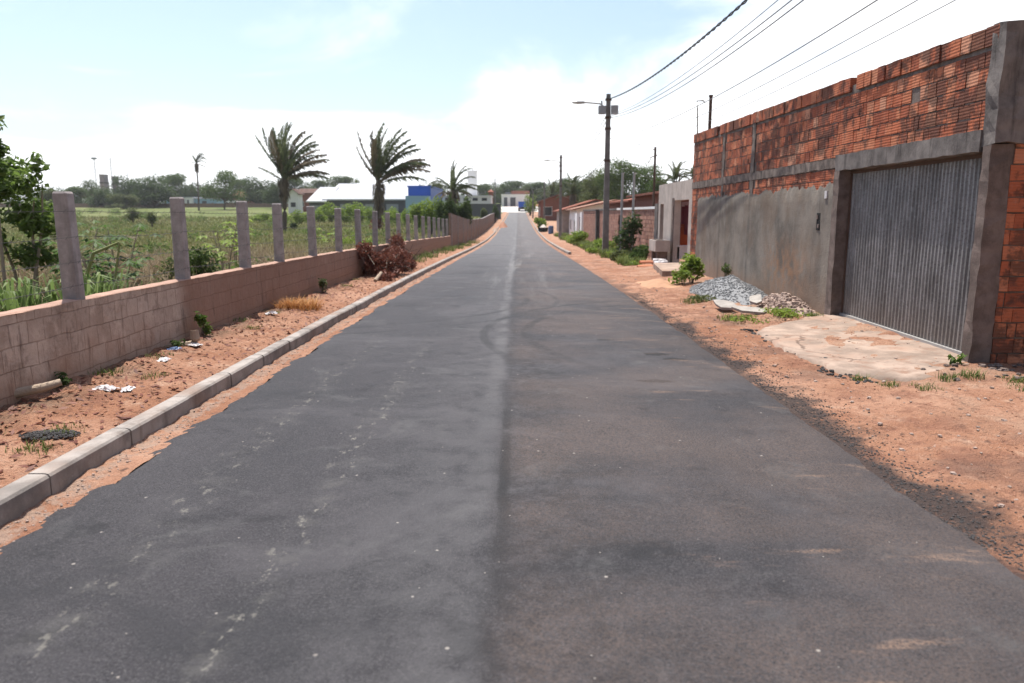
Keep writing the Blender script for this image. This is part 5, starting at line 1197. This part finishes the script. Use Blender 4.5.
# gravel and rubble by the brick wall
heap('gravel_heap', 4.55, 15.5, .75, 2.7, .47, 'gravel', 'grey gravel heap against the plastered wall', stones=4200, smat='gravel2', sr=.016, seed=4)
heap('rubble_heap', 4.78, 13.1, .48, 1.55, .32, 'rubble', 'pinkish rubble heap at the foot of the plastered wall near the gate', stones=420, smat='rubble', sr=.048, seed=6)
heap('straw_heap', 3.75, 18.6, .8, 1.5, .16, 'sandm', 'low orange sand spread left of the gravel heap', seed=9)
for i, (x, y, z, rz, tilt, w, l) in enumerate(((3.75, 13.1, .10, .25, .08, .13, .34), (4.0, 12.35, .11, .9, .06, .12, .34), (4.28, 13.1, .20, -.2, .16, .14, .28))):
    pol = []
    random.seed(40 + i)
    for k in range(7): a = 6.283 * (k + random.uniform(-.3, .3)) / 7; pol.append((w * math.cos(a) * random.uniform(.7, 1.25), l * math.sin(a) * random.uniform(.7, 1.25)))
    mb = MB(); mb.prism(pol, -.022, .022); o = one('broken_slab', mb, M['slab'], ('left pale broken concrete slab leaning at the foot of the gravel', 'right broken concrete slab lying at the foot of the gravel', 'small pale broken slab on top of the gravel edge')[i], 'slab', loc=(x, y, z)); o.rotation_euler = (tilt, -.25, rz)

# ================================================================ FIELD VEGETATION
def tri(n, f):   # density weighted points in the field
    pts = []
    while len(pts) < n:
        d = 5.5 + 150 * rng.random() ** 2.2; xm = PX(-40, 213, d)[0]; x1 = cx(d) - (5.0 if d < 14 else 4.65)
        if xm > x1 - .05: continue
        x = xm + (x1 - xm) * rng.random(); pts.append((x, d))
    return np.array(pts)
random.seed(3)
mb = MB(); area = tri(90000, None); dist = area[:, 1]
clump = np.array([.5 + .9 * max(0, .5 + n3(x, y, 0, .55)) * (.6 + .8 * max(0, n3(x, y, 7, .13) + .5)) for x, y in area])
hh = np.where(dist < 30, .42, .24 + dist * .0012) * clump
blades(mb, 0, lambda n: area, hh, .010 + dist * .0011, lambda x, y: gz(x, y) + .0, lean=.7)
one('field_grass', mb, M['field'], 'dry and green grass covering the field beyond the low wall', 'grass', kind='stuff')
# tall pale dry weeds close behind the wall
mb = MB(); pts = []
while len(pts) < 5200:
    d = rng.uniform(6, 30); x = cx(d) - 4.95 - rng.random() ** 1.4 * 9
    if n3(x, d, 4, .5) > -.15: pts.append((x, d))
blades(mb, 0, lambda n: np.array(pts), .75, .014, gz, lean=.5)
one('dry_weeds', mb, M['drystalk'] if 'drystalk' in M else m_grass('dry_stalks', [(.13, .09, .06), (.23, .17, .105), (.34, .28, .19)]), 'brownish dry weeds standing just behind the low wall', 'weeds', kind='stuff')

# big broad-leaved shrub tree at the left edge
def broad_tree(name, loc, cen, rad, n, size, mat, label, stems, cat='tree', aspect=.5, group=None):
    e = empty(name, loc, 0, label, cat, group); mb = MB(); leaves(mb, cen, rad, n, size, .25, .5, aspect=aspect); mb.build('crown', M[mat], e)
    mb = MB()
    for s in stems: mb.tube(s, [.035, .03, .022, .012][:len(s)], 6)
    mb.build('trunk', M['palebark'], e); return e
L0 = loc_px(19, 14)
cen = [(-1.2, 0, 2.1), (-.4, .3, 2.5), (.15, -.2, 2.2), (.35, .1, 1.5), (-.8, -.3, 1.2), (.1, .2, .9), (-1.5, .2, 1.0), (.42, 0, 2.55), (.0, .3, 1.7)]
rad = [(.6, .6, .35), (.45, .5, .28), (.45, .5, .3), (.4, .5, .3), (.7, .6, .35), (.5, .5, .3), (.7, .6, .4), (.16, .2, .22), (.5, .5, .3)]
broad_tree('broadleaf_tree', L0, cen, rad, 3800, .15, 'big', 'bushy broad-leaved tree at the left edge behind the wall', [[(-.1, 0, -.2), (-.2, 0, .6), (-.4, 0, 1.3), (-1, 0, 1.9)], [(.1, .1, -.2), (.15, .1, .7), (.2, 0, 1.4), (.3, 0, 1.9)], [(.1, -.1, -.2), (.25, -.1, .6), (.4, 0, 1.4), (.48, 0, 2.2)]])
L0 = loc_px(2, 13.2)
broad_tree('broadleaf_tree', L0, [(0, 0, 3.2), (.05, 0, 2.75), (-.1, 0, 2.4), (-.25, 0, 3.0), (.05, 0, 2.05)], [(.14, .2, .18), (.2, .2, .16), (.25, .2, .2), (.2, .2, .25), (.22, .2, .2)], 700, .15, 'big', 'taller thin sapling at the far left edge, reaching above the bushy tree', [[(-.1, 0, -.2), (-.08, 0, 1.2), (-.05, 0, 2.3), (0, 0, 3.2)]])
# umbrella-leaved plants (palmate leaves on thin stalks)
def cassava(name, loc, h, nl, size, mat, label, seed, spread=.55, group=None):
    r = np.random.default_rng(seed); e = empty(name, loc, 0, label, 'plant', group); mb = MB(); st = MB(); Q = []
    for k in range(3):
        a = 2.1 * k + r.uniform(0, 1); top = Vector((spread * .6 * math.cos(a), spread * .6 * math.sin(a), h * r.uniform(.75, 1))); st.tube([(0, 0, -.1), (top.x * .4, top.y * .4, top.z * .5), top], [.018, .014, .008], 5)
        for j in range(nl // 3):
            t = r.uniform(.45, 1); b = Vector((top.x * t, top.y * t, top.z * t)); az = r.uniform(0, 6.28); ln = r.uniform(.5, 1) * spread * .7; c = b + Vector((math.cos(az) * ln, math.sin(az) * ln, r.uniform(-.05, .18))); st.tube([b, c], [.005, .003], 3)
            for m in range(6):
                aa = az + (m - 2.5) * .62; d = Vector((math.cos(aa), math.sin(aa), -.42 + r.uniform(-.15, .15))); s = Vector((-math.sin(aa), math.cos(aa), 0)) * size * .16; L = size * r.uniform(.8, 1.1)
                Q.append([tuple(c), tuple(c + d * L * .55 + s), tuple(c + d * L), tuple(c + d * L * .55 - s)])
    mb.arr(np.array(Q), 4); mb.build('foliage', M[mat], e); st.build('stem', M['palebark'], e); return e
for i, (px_, Y, h, n, s, mt, lb) in enumerate(((92, 11.5, 1.35, 60, .17, 'cass', 'dark umbrella-leaved plant right of the nearest post'), (75, 13.5, 1.5, 45, .17, 'cass', 'taller umbrella-leaved plant just behind the nearest post'), (115, 13, 1.5, 45, .17, 'cass', 'umbrella-leaved plant leaning right, midway between the two nearest posts'), (222, 17, 1.6, 36, .17, 'lime', 'thin yellow-green sapling between the second and third posts'), (233, 20, 1.7, 24, .17, 'lime', 'sparse sapling just left of the third post'), (330, 33, 1.2, 20, .2, 'lime', 'small light green plant between the fifth and sixth posts'))):
    cassava('broadleaf_plant', loc_px(px_, Y), h, n, s, mt, lb, 60 + i)
# long-bladed leafy clumps right behind the wall
def blade_clump(loc, n, h, label, seed, w=.022):
    r = np.random.default_rng(seed); mb = MB(); Q = []
    for k in range(n):
        a = r.uniform(0, 6.28); b = Vector((max(-.3, min(.12, r.normal() * .2)), r.normal() * .2, 0)); L = h * r.uniform(.6, 1.15); out = r.uniform(.08, .4) * L; d = Vector((math.cos(a), math.sin(a), 0)); s = Vector((-d.y, d.x, 0)) * w * r.uniform(.5, 1)
        p = [b, b + d * out * .25 + Vector((0, 0, L * .5)), b + d * out * .65 + Vector((0, 0, L * .85)), b + d * out * 1.3 + Vector((0, 0, L * .8))]
        k0 = len(mb.v); mb.add([p[0] - s * .5, p[0] + s * .5, p[1] + s, p[1] - s, p[2] + s * .8, p[2] - s * .8, p[3]], [(0, 1, 2, 3), (3, 2, 4, 5), (5, 4, 6)])
    return one('leafy_clump', mb, M['blade'], label, 'plant', 'leafy clumps behind the low wall', loc=loc)
for i, (px_, Y, n, h, lb) in enumerate(((12, 8.2, 110, 1.05, 'long-bladed leafy clump at the left edge behind the wall'), (34, 8.5, 60, .95, 'long-bladed leafy clump just left of the nearest post'), (82, 8.6, 130, 1.1, 'largest long-bladed leafy clump just right of the nearest post'), (98, 9.5, 70, 1.0, 'smaller long-bladed leafy clump right of the largest one'), (-8, 8.6, 50, 1.1, 'long-bladed leafy clump cut by the left edge'), (140, 12.5, 24, .6, 'sparse low leafy clump left of the second post'))):
    blade_clump(loc_px(px_, Y), n, h, lb, 80 + i)
mb = MB(); mb.tube([(0, 0, 0), (.06, 0, .8), (.22, 0, 1.2), (.56, 0, 1.34)], [.03, .028, .022, .012], 6); mb.tube([(.40, 0, .5), (.48, 0, .95), (.56, 0, 1.33)], .012, 5); one('bent_stalk', mb, plain('green_stalk', (.20, .22, .08), .6), 'thick pale green stalk bent over to the right beside the nearest post', 'stalk', loc=loc_px(72, 9.5))
for i, (px_, Y, h, w, n, sz, mt, lb) in enumerate(((195, 14, 1.25, .55, 900, .10, 'tree2', 'dense rounded green shrub right of the second post'), (168, 15, .9, .5, 300, .10, 'tree3', 'brownish low shrub left of the second post'), (150, 13, .8, .7, 420, .09, 'tan', 'tan dry twiggy shrub just left of the second post'), (262, 19, .7, .8, 420, .09, 'tan', 'tan dry twiggy shrub between the third and fourth posts'), (132, 120, 2.6, 1.7, 700, .35, 'tree3', 'round olive bush alone in the middle of the field'), (151, 100, 2.2, 1.1, 500, .3, 'tree3', 'small olive tree-like bush right of the round bush in the field'), (293, 84, 1.1, .8, 260, .2, 'tree1', 'dark low shrub at the foot of the left palm'), (376, 82, 1.5, 1.0, 260, .25, 'deadleaf', 'brown dry shrub at the foot of the right palm'), (345, 40, .9, .9, 320, .14, 'lime', 'leafy bright shrub behind the sixth post'), (366, 36, .8, .9, 300, .14, 'lime', 'leafy bright shrub above the brown brush pile'))):
    bush('shrub', h, w, n, sz, mt, 90 + i, lb, loc=loc_px(px_, Y))
random.seed(8)
rowp = None
for i, (px_, Y, yt, wpx) in enumerate(((300, 118, 209, 20), (318, 125, 207, 18), (330, 128, 201, 24), (345, 122, 203, 20), (358, 126, 201, 26), (372, 120, 206, 18), (392, 112, 206, 22), (408, 108, 208, 16), (262, 130, 212, 24), (280, 124, 210, 22))):
    if rowp is None: rowp = o = bush('shrub', 3, 2.0, 1500, .30, 'lime', 120, cat='shrub', group='bright shrubs across the middle of the field')
    else: o = copy_tree(rowp)
    X, z = PX(px_, yt, Y); g = gz(X, Y); w = wpx / F * Y / 2 / 2.0 * 1.35; place(o, (X, Y, g), random.uniform(0, 6), (w, w, max(.3, (z - g) / 3)), 'bright green shrub in the row before the warehouse', 'bright shrubs across the middle of the field')
    o['category'] = 'shrub'
for i, (px_, Y, yt, wpx, mt, lb) in enumerate(((430, 70, 190, 34, 'lime', 'big bright shrub left of the drooping palm'), (443, 66, 196, 30, 'tree2', 'green shrub in front of the drooping palm'), (418, 78, 200, 22, 'lime', 'low bright shrub at the left end of the palm thicket'), (463, 68, 198, 24, 'tree2', 'green shrub right of the drooping palm'), (452, 67, 200, 24, 'tree1', 'dark shrub under the drooping palm'), (484, 120, 207, 12, 'tree3', 'pale shrub before the dark grey yard wall'), (495, 140, 205, 10, 'tree2', 'green shrub at the right end of the dark grey yard wall'))):
    X, z = PX(px_, yt, Y); g = gz(X, Y); bush('shrub', z - g, wpx / F * Y / 2, 2600, .24, mt, 140 + i, lb, loc=(X, Y, g))

# ================================================================ VERGE VEGETATION, LITTER
def tuft(px_, py_, n, r, h, w, mat, label, group=None, name='weed_clump', cat='weeds', lean=.6, zoff=0, Y=None, X=None):
    u, v = (px_ - 512) / F, (341.5 - py_) / F; t = (zoff - H) / (-SI + v * CO); X0, Y0_ = u * t, (CO + v * SI) * t
    if X is not None: X0, Y0_ = X, Y
    z = left_bump(X0, Y0_) if X0 < 0 else right_bump(X0, Y0_)
    mb = MB(); blades(mb, n, lambda k: np.stack([rng.uniform(-1, 1, k) * (rng.random(k) * .5 + .5) * r * .8, rng.uniform(-1, 1, k) * (rng.random(k) * .5 + .5) * r * (.8 if name != 'grass_patch' else 2.2)], 1), h, w, lambda x, y: 0, lean=lean)
    return one(name, mb, M[mat], label, cat, group, loc=(X0, Y0_, z), kind='stuff' if name == 'grass_patch' else None)
def broadweed(px_, py_, n, h, r, size, mat, label, name='leafy_weed', zoff=0.0, group=None, X=None, Y=None):
    if X is None:
        u, v = (px_ - 512) / F, (341.5 - py_) / F; t = (zoff - H) / (-SI + v * CO); X, Y = u * t, (CO + v * SI) * t
    return bush(name, h, r, n, size, mat, int(px_ * 7 + n), label, 'weeds', group, loc=(X, Y, (left_bump if X < 0 else right_bump)(X, Y) - .02), shell=.2, up=.6)
random.seed(12)
# left
broadweed(200, 336, 150, .34, .13, .075, 'big', 'upright leafy green weed at the wall foot beside the wood stump', zoff=.1, X=-4.0, Y=9.6)
broadweed(57, 392, 140, .16, .14, .05, 'tree2', 'small dark green weed at the wall foot below the nearest post', zoff=.1, X=-4.15, Y=6.75)
broadweed(305, 290, 120, .38, .16, .08, 'tree3', 'leafy weed at the wall foot below the fifth post', X=-3.95, Y=15.6)
broadweed(172, 346, 80, .14, .14, .05, 'tree2', 'low weed at the wall foot among the blue litter', X=-4.05, Y=8.9)
tuft(268, 318, 700, .5, .2, .012, 'drygrass', 'tuft of orange dry grass below the fourth post', name='dry_grass_tuft', X=-3.7, Y=12.9, lean=1.4)
spots = [(-3.95, 8.2), (-3.6, 7.4), (-4.1, 11.2), (-3.9, 13.9), (-3.8, 17.2), (-3.95, 18.9), (-3.3, 5.0), (-3.85, 5.35), (-4.05, 7.35), (-3.7, 10.6), (-3.35, 5.45), (-3.9, 12.1)]
for i, (x, y) in enumerate(spots): tuft(0, 0, 90, .2, .06, .008, 'grass', 'small green weed tuft on the left verge along the low wall', 'weed tufts along the low wall', X=x, Y=y)
for i, (x, y, n) in enumerate(((-3.75, 29, 130), (-3.7, 33, 200), (-3.65, 38, 150), (-3.65, 42.5, 260), (-3.5, 47, 240), (-3.3, 53, 260), (-3.1, 60, 200))): tuft(0, 0, n, .75, .26, .022, 'grass', 'green grass patch along the foot of the walls past the brush pile', 'grass patches past the brush pile', X=x, Y=y, name='grass_patch', cat='grass')
# right
broadweed(690, 275, 520, .75, .42, .13, 'lime', 'tall bright green weed at the far corner of the brick wall', X=4.45, Y=18.6)
broadweed(672, 283, 260, .45, .35, .11, 'lime', 'lower bright weed left of the tall bright weed', X=4.1, Y=18.2)
broadweed(722, 262, 90, .5, .16, .09, 'tree2', 'dark green sprig against the plastered wall above the gravel', X=5.1, Y=17.9)
broadweed(775, 322, 200, .2, .5, .07, 'lime', 'low spreading weed in front of the rubble heap', X=4.25, Y=11.75)
broadweed(745, 318, 160, .16, .5, .06, 'grass' if False else 'lime', 'flat weed patch below the right broken slab', X=3.7, Y=11.7)
broadweed(706, 298, 150, .25, .4, .08, 'tree3', 'weed patch at the left foot of the gravel heap', X=3.7, Y=14.6)
broadweed(955, 372, 26, .13, .11, .10, 'big', 'broad-leaved weed at the foot of the corner column', X=4.72, Y=7.82)
for i, (x, y, n, r, h) in enumerate(((3.6, 12.0, 160, .5, .10), (4.35, 11.9, 160, .3, .08), (4.75, 11.75, 120, .25, .09), (3.6, 14.6, 160, .5, .14), (4.35, 7.3, 60, .18, .08), (3.7, 7.2, 50, .2, .07), (4.0, 7.05, 70, .25, .07), (5.0, 7.2, 160, .3, .06), (5.6, 7.15, 160, .3, .06), (4.6, 7.35, 80, .25, .09), (4.9, 6.9, 100, .35, .06), (3.55, 7.5, 40, .15, .09), (6.3, 7.1, 160, .45, .09))): tuft(0, 0, int(n * 1.6), r * .75, h, .008, 'grass', 'short grass tuft on the dirt by the gate, apron and rubble', 'grass tufts around the gate apron', X=x, Y=y)
for i, (x, y, n, r, h) in enumerate(((4.4, 28.0, 500, .7, .26), (4.7, 31, 600, .8, .32), (4.5, 34, 600, .8, .30), (4.9, 37.5, 600, .8, .30), (4.7, 41, 600, .9, .32), (4.9, 45, 600, .9, .34), (5.0, 50, 600, .9, .36), (5.1, 56, 600, .9, .34), (5.2, 63, 500, 1, .34), (5.2, 71, 500, 1, .34), (5.4, 82, 500, 1.1, .36))):
    tuft(0, 0, n, r, h, .014 + y * .0006, 'grass', 'green grass patch along the front walls on the right', 'grass patches along the right front walls', X=x, Y=y, name='grass_patch', cat='grass')
for i, (x, y, h, w) in enumerate(((4.9, 29.5, .5, .4), (4.4, 32.5, .4, .45), (5.0, 35.5, .55, .5), (4.2, 39, .4, .5), (5.1, 43, .6, .5), (4.7, 47, .5, .6), (5.2, 58.5, .7, .6), (5.1, 67, .7, .7), (4.3, 26.8, .22, .35))):
    bush('leafy_weed', h, w, 260, .07 + y * .0015, 'lime', 400 + i, 'bright leafy weed among the grass along the right front walls', 'weeds', 'leafy weeds along the right front walls', loc=(x, y, gz(x, y)))
for i, (px_, Y, h, w, mt, lb) in enumerate(((628, 31.5, 2.05, .72, 'tree1', 'dark bushy shrub in front of the pinkish brick wall'), (603, 41, .8, .8, 'lime', 'bright low shrub left of the nearest power pole'), (579, 54, 1.1, 1.1, 'lime', 'bright shrub before the long brick front wall'), (640, 28.6, .75, .5, 'tree2', 'green low shrub at the right foot of the dark shrub'), (619, 30.5, .5, .5, 'tree3', 'pale leafy low shrub at the left foot of the dark shrub'), (541, 108, 1.8, 1.1, 'lime', 'yellow-green shrub by the sand heap near the small low house'), (530, 190, 6, 2.2, 'lime', 'tall light green shrub right beside the blue truck'))):
    X = PX(px_, 235, Y)[0]; bush('shrub', h, w, 900, .11 + Y * .002, mt, 170 + i, lb, loc=(X, Y, gz(X, Y)))
# brush pile of dead branches
bp = empty('brush_pile', (-3.55, 22.0, zr(22) + .08), 0, 'big heap of dead brown brushwood against the low wall', 'brush pile'); r = np.random.default_rng(5); st = MB(); lf = MB()
cen = []; rad = []
for k in range(24): y = r.uniform(-2.6, 3.0); x = r.uniform(-.5, .32); z = max(.1, r.uniform(.05, .68) * (1.1 - abs(x) * .8)); cen.append((x, y, z)); rad.append((.24, .5, .2))
cen += [(-.2, 2.6, .85), (-.25, 3.0, .7), (-.45, -1.6, .75)]; rad += [(.2, .4, .25), (.25, .4, .3), (.25, .5, .25)]
leaves(lf, cen, rad, 9000, .13, .1, .0, aspect=.42, rs=r); lf.build('dead_leaves', M['deadleaf'], bp)
for k in range(80): c = Vector(cen[k % len(cen)]); d = Vector((r.normal() * .5, r.normal(), abs(r.normal()) * .45)).normalized() * r.uniform(.4, .9); st.tube([c - d, c + Vector((0, 0, .05)), c + d], [.014, .01, .004], 4)
st.build('branches', M['bark'], bp)
mb = MB(); mb.tube([(0, 0, .05), (.1, .35, .22)], [.05, .045], 7); one('cut_branch', mb, M['driftwood'], 'pale sawn branch stub in front of the brush pile', 'branch', loc=(-3.45, 18.9, zr(19) + .06))
# log, stump, litter
mb = MB(); mb.tube([(-1.0, -.3, .05), (-.4, -.1, .06), (.0, .0, .07), (.24, .12, .11), (.34, .2, .14)], [.05, .05, .045, .04, .03], 9); one('dry_log', mb, M['driftwood'], 'pale dry log lying by the wall at the left edge', 'log', loc=(-4.28, 6.2, left_bump(-4.1, 6.2) + .0), smooth=True)
mb = MB(); mb.tube([(0, 0, -.05), (.01, -.01, .1), (.0, .0, .2)], [.075, .055, .05], 9); mb.tube([(0, 0, .03), (-.22, -.06, .02), (-.4, -.05, .0)], [.05, .035, .015], 7); one('wood_stump', mb, M['driftwood'], 'pale short wood stump standing on the dirt by the leafy weed', 'stump', loc=(-3.86, 9.0, left_bump(-3.86, 9.0)))
def crumple(name, loc, s, mat, label, seed, cat='litter', sq=.45):
    r = np.random.default_rng(seed); mb = MB(); n = 9; vs = []
    for i in range(n + 1):
        for j in range(n + 1):
            u, v = i / n - .5, j / n - .5; vs.append((u * s * 1.6 + r.normal() * s * .05, v * s + r.normal() * s * .05, s * sq * max(0, .3 - u * u - v * v) * 2 + abs(r.normal()) * s * .09))
    mb.add(vs, [(i * (n + 1) + j, (i + 1) * (n + 1) + j, (i + 1) * (n + 1) + j + 1, i * (n + 1) + j + 1) for i in range(n) for j in range(n)]); o = one(name, mb, M[mat], label, cat, loc=loc); o.rotation_euler = (0, 0, seed); return o
def lz(x, y): return (left_bump(x, y) + .005)
crumple('plastic_bag', (-3.72, 6.68, lz(-3.72, 6.68) - .01), .13, 'plastic', 'crumpled white plastic bag on the dirt near the nearest post', 3)
crumple('plastic_bag', (-3.55, 6.75, lz(-3.55, 6.75) - .01), .10, 'cloth2' if 'cloth2' in M else 'plastic', 'small crumpled white bag scrap right beside the larger bag', 5)
crumple('plastic_bag', (-4.0, 8.75, lz(-4.0, 8.75)), .10, 'bluep', 'crumpled blue plastic bag at the wall foot left of the stump', 7)
crumple('plastic_bag', (-3.85, 8.95, lz(-3.85, 8.95)), .11, 'plastic', 'white plastic scrap touching the blue bag by the wall', 9)
crumple('plastic_bag', (-3.78, 8.0, lz(-3.78, 8.0)), .10, 'plastic', 'lone white plastic scrap on the dirt below the blue bag', 11)
crumple('plastic_bag', (-3.85, 11.9, lz(-3.85, 11.9)), .12, 'plastic', 'white paper scrap by the orange dry grass', 13)
mb = MB(); 
for k in range(420): a, q_ = random.uniform(0, 6.28), random.random() ** .6; mb.rock((q_ * .22 * math.cos(a), q_ * .12 * math.sin(a), .004 + .022 * (1 - q_)), random.uniform(.006, .014))
one('tar_lump', mb, M['crumbs'], 'dark lump of spilled asphalt on the left dirt verge', 'asphalt lump', loc=(-3.42, 5.35, left_bump(-3.42, 5.35)))
# scattered stones, clods and asphalt crumbs
def scatter(name, n, region, rr, mat, label, flat=.6, cat='stones'):
    mb = MB()
    for k in range(n):
        x, y = region(); z = road_z(x, y) if -2.6 < x - cx(y) < 2.3 else (left_bump(x, y) if x < 0 else right_bump(x, y)); s = random.uniform(*rr) * (1 + y * .02); mb.rock((x, y, z + s * .25), s, flat=flat)
    return one(name, mb, M[mat], label, cat, kind='stuff')
random.seed(77)
scatter('dirt_clods', 1400, lambda: (lambda y: (cx(y) + random.uniform(-4.2, -3.02), y))(3.5 + 26 * random.random() ** 1.7), (.003, .016), 'clod', 'small red clods scattered over the left verge')
scatter('dirt_clods', 2200, lambda: (lambda y: (cx(y) + random.uniform(2.5, 4.9), y))(2.6 + 26 * random.random() ** 1.7), (.002, .010), 'clod', 'small red clods scattered over the right verge')
scatter('asphalt_crumbs', 5200, lambda: (lambda y: (cx(y) + 2.42 + abs(random.gauss(0, .20)) * (1 + n3(3, y, 2, 1.3)) + .10 * n3(0, y, 3, .8), y))(2.4 + 14 * random.random() ** 1.5), (.002, .0085), 'crumbs', 'loose black asphalt crumbs along the right edge of the road')
scatter('gutter_pebbles', 1100, lambda: (lambda y: (cx(y) + random.uniform(-2.84, -2.66), y))(3 + 22 * random.random() ** 1.6), (.002, .010), 'rubble', 'small pebbles in the dirt strip between kerb and road')
scatter('road_grit', 110, lambda: (lambda y: (cx(y) + random.uniform(-2.4, 2.2), y))(2.2 + 14 * random.random() ** 1.5), (.002, .005), 'slab', 'tiny pale grit scattered on the asphalt')

# low far woodland closing the horizon between the single trees, and low scrub in the field
def woodland(name, a, b, Y0_, hlo, hhi, n, label, gf):
    r = np.random.default_rng(int(abs(a)) + 5); cen = []; rad = []
    x0, x1 = PX(a, 200, Y0_)[0], PX(b, 200, Y0_)[0]
    for k in range(int((x1 - x0) / 3.2)):
        x = x0 + 3.2 * k; y = Y0_ + r.uniform(-8, 8); h = r.uniform(hlo, hhi); cen.append((x, y, gf(y) + h * .45)); rad.append((r.uniform(2.6, 4.2), 3, h * .55))
    mb = MB(); leaves(mb, cen, rad, n, .8, .75, rs=r); return one(name, mb, M['tree1'], label, 'woodland', kind='stuff')
woodland('far_wood', -120, 330, 318, 5, 8.5, 26000, 'dark low woodland along the horizon beyond the field', zf)
woodland('far_wood', 425, 640, 325, 6, 10, 15000, 'green low woodland beyond the end of the street', zr)
mb = MB(); cen = []; rad = []; r = np.random.default_rng(44)
for k in range(240):
    d = 16 + 170 * r.random() ** 1.3; xm = PX(-30, 213, d)[0]; x1 = cx(d) - 6; x = xm + (x1 - xm) * r.random()
    if n3(x, d, 2, .06) < -.1: continue
    w = r.uniform(.25, .6) * (1 + d * .012); cen.append((x, d, gz(x, d) + w * .3)); rad.append((w, w, w * .55))
leaves(mb, cen, rad, 16000, .24, .3, .4, rs=r); one('field_scrub', mb, M['scrub'], 'low green scrub dotted over the field grass', 'scrub', kind='stuff')

# dead leaves and chips lying on the left verge
mb = MB(); n = 2600; r = np.random.default_rng(9); y = 3.6 + 24 * r.random(n) ** 1.6; x = -4.2 + 1.15 * r.random(n) ** 1.5 + .0075 * y
z = np.array([left_bump(a, b) for a, b in zip(x, y)]) + .008; a = r.uniform(0, 6.28, n); L = r.uniform(.012, .045, n) * (1 + y * .02); d = np.stack([np.cos(a), np.sin(a), r.normal(size=n) * .25], 1) * L[:, None]; q_ = np.stack([-np.sin(a), np.cos(a), r.normal(size=n) * .3], 1) * L[:, None] * .35
p = np.stack([x, y, z], 1); mb.arr(np.stack([p - d, p + q_, p + d, p - q_], 1), 4); one('leaf_litter', mb, M['deadleaf'], 'dead brown leaves and chips strewn along the low wall', 'leaf litter', kind='stuff')

# the humid air over the street
mb = MB(); mb.box(-750, 750, -40, 1450, -6, 62)
me = bpy.data.meshes.new('haze'); me.from_pydata(mb.v, [], mb.f); hz = bpy.data.objects.new('haze', me); C.objects.link(hz); hz['kind'] = 'stuff'; hz['label'] = 'thin pale haze hanging over the whole street'
hm = bpy.data.materials.new('haze'); hm.use_nodes = True; hn = hm.node_tree.nodes; hn.clear(); ho = hn.new('ShaderNodeOutputMaterial'); hv = hn.new('ShaderNodeVolumePrincipled')
hv.inputs['Color'].default_value = (.93, .95, 1, 1); hv.inputs['Density'].default_value = .0002; hv.inputs['Anisotropy'].default_value = .3; hm.node_tree.links.new(hv.outputs[0], ho.inputs['Volume']); me.materials.append(hm)

random.seed(91)
scatter('broken_stones', 46, lambda: (random.uniform(4.3, 5.6), random.uniform(7.15, 7.85)), (.012, .045), 'conc2', 'dark broken stones round the foot of the corner column')
scatter('verge_stones', 420, lambda: (lambda y: (cx(y) + random.uniform(2.7, 5.0), y))(2.8 + 20 * random.random() ** 1.6), (.006, .022), 'rubble', 'mixed pale stones scattered over the right verge')
scatter('apron_crumbs', 160, lambda: (lambda k: (3.35 + .25 * random.random() + .3 * abs(n3(0, k, 1, 1)), k))(random.uniform(7.3, 11)), (.008, .028), 'crumbs', 'dark crumbs along the broken edge of the gate apron')
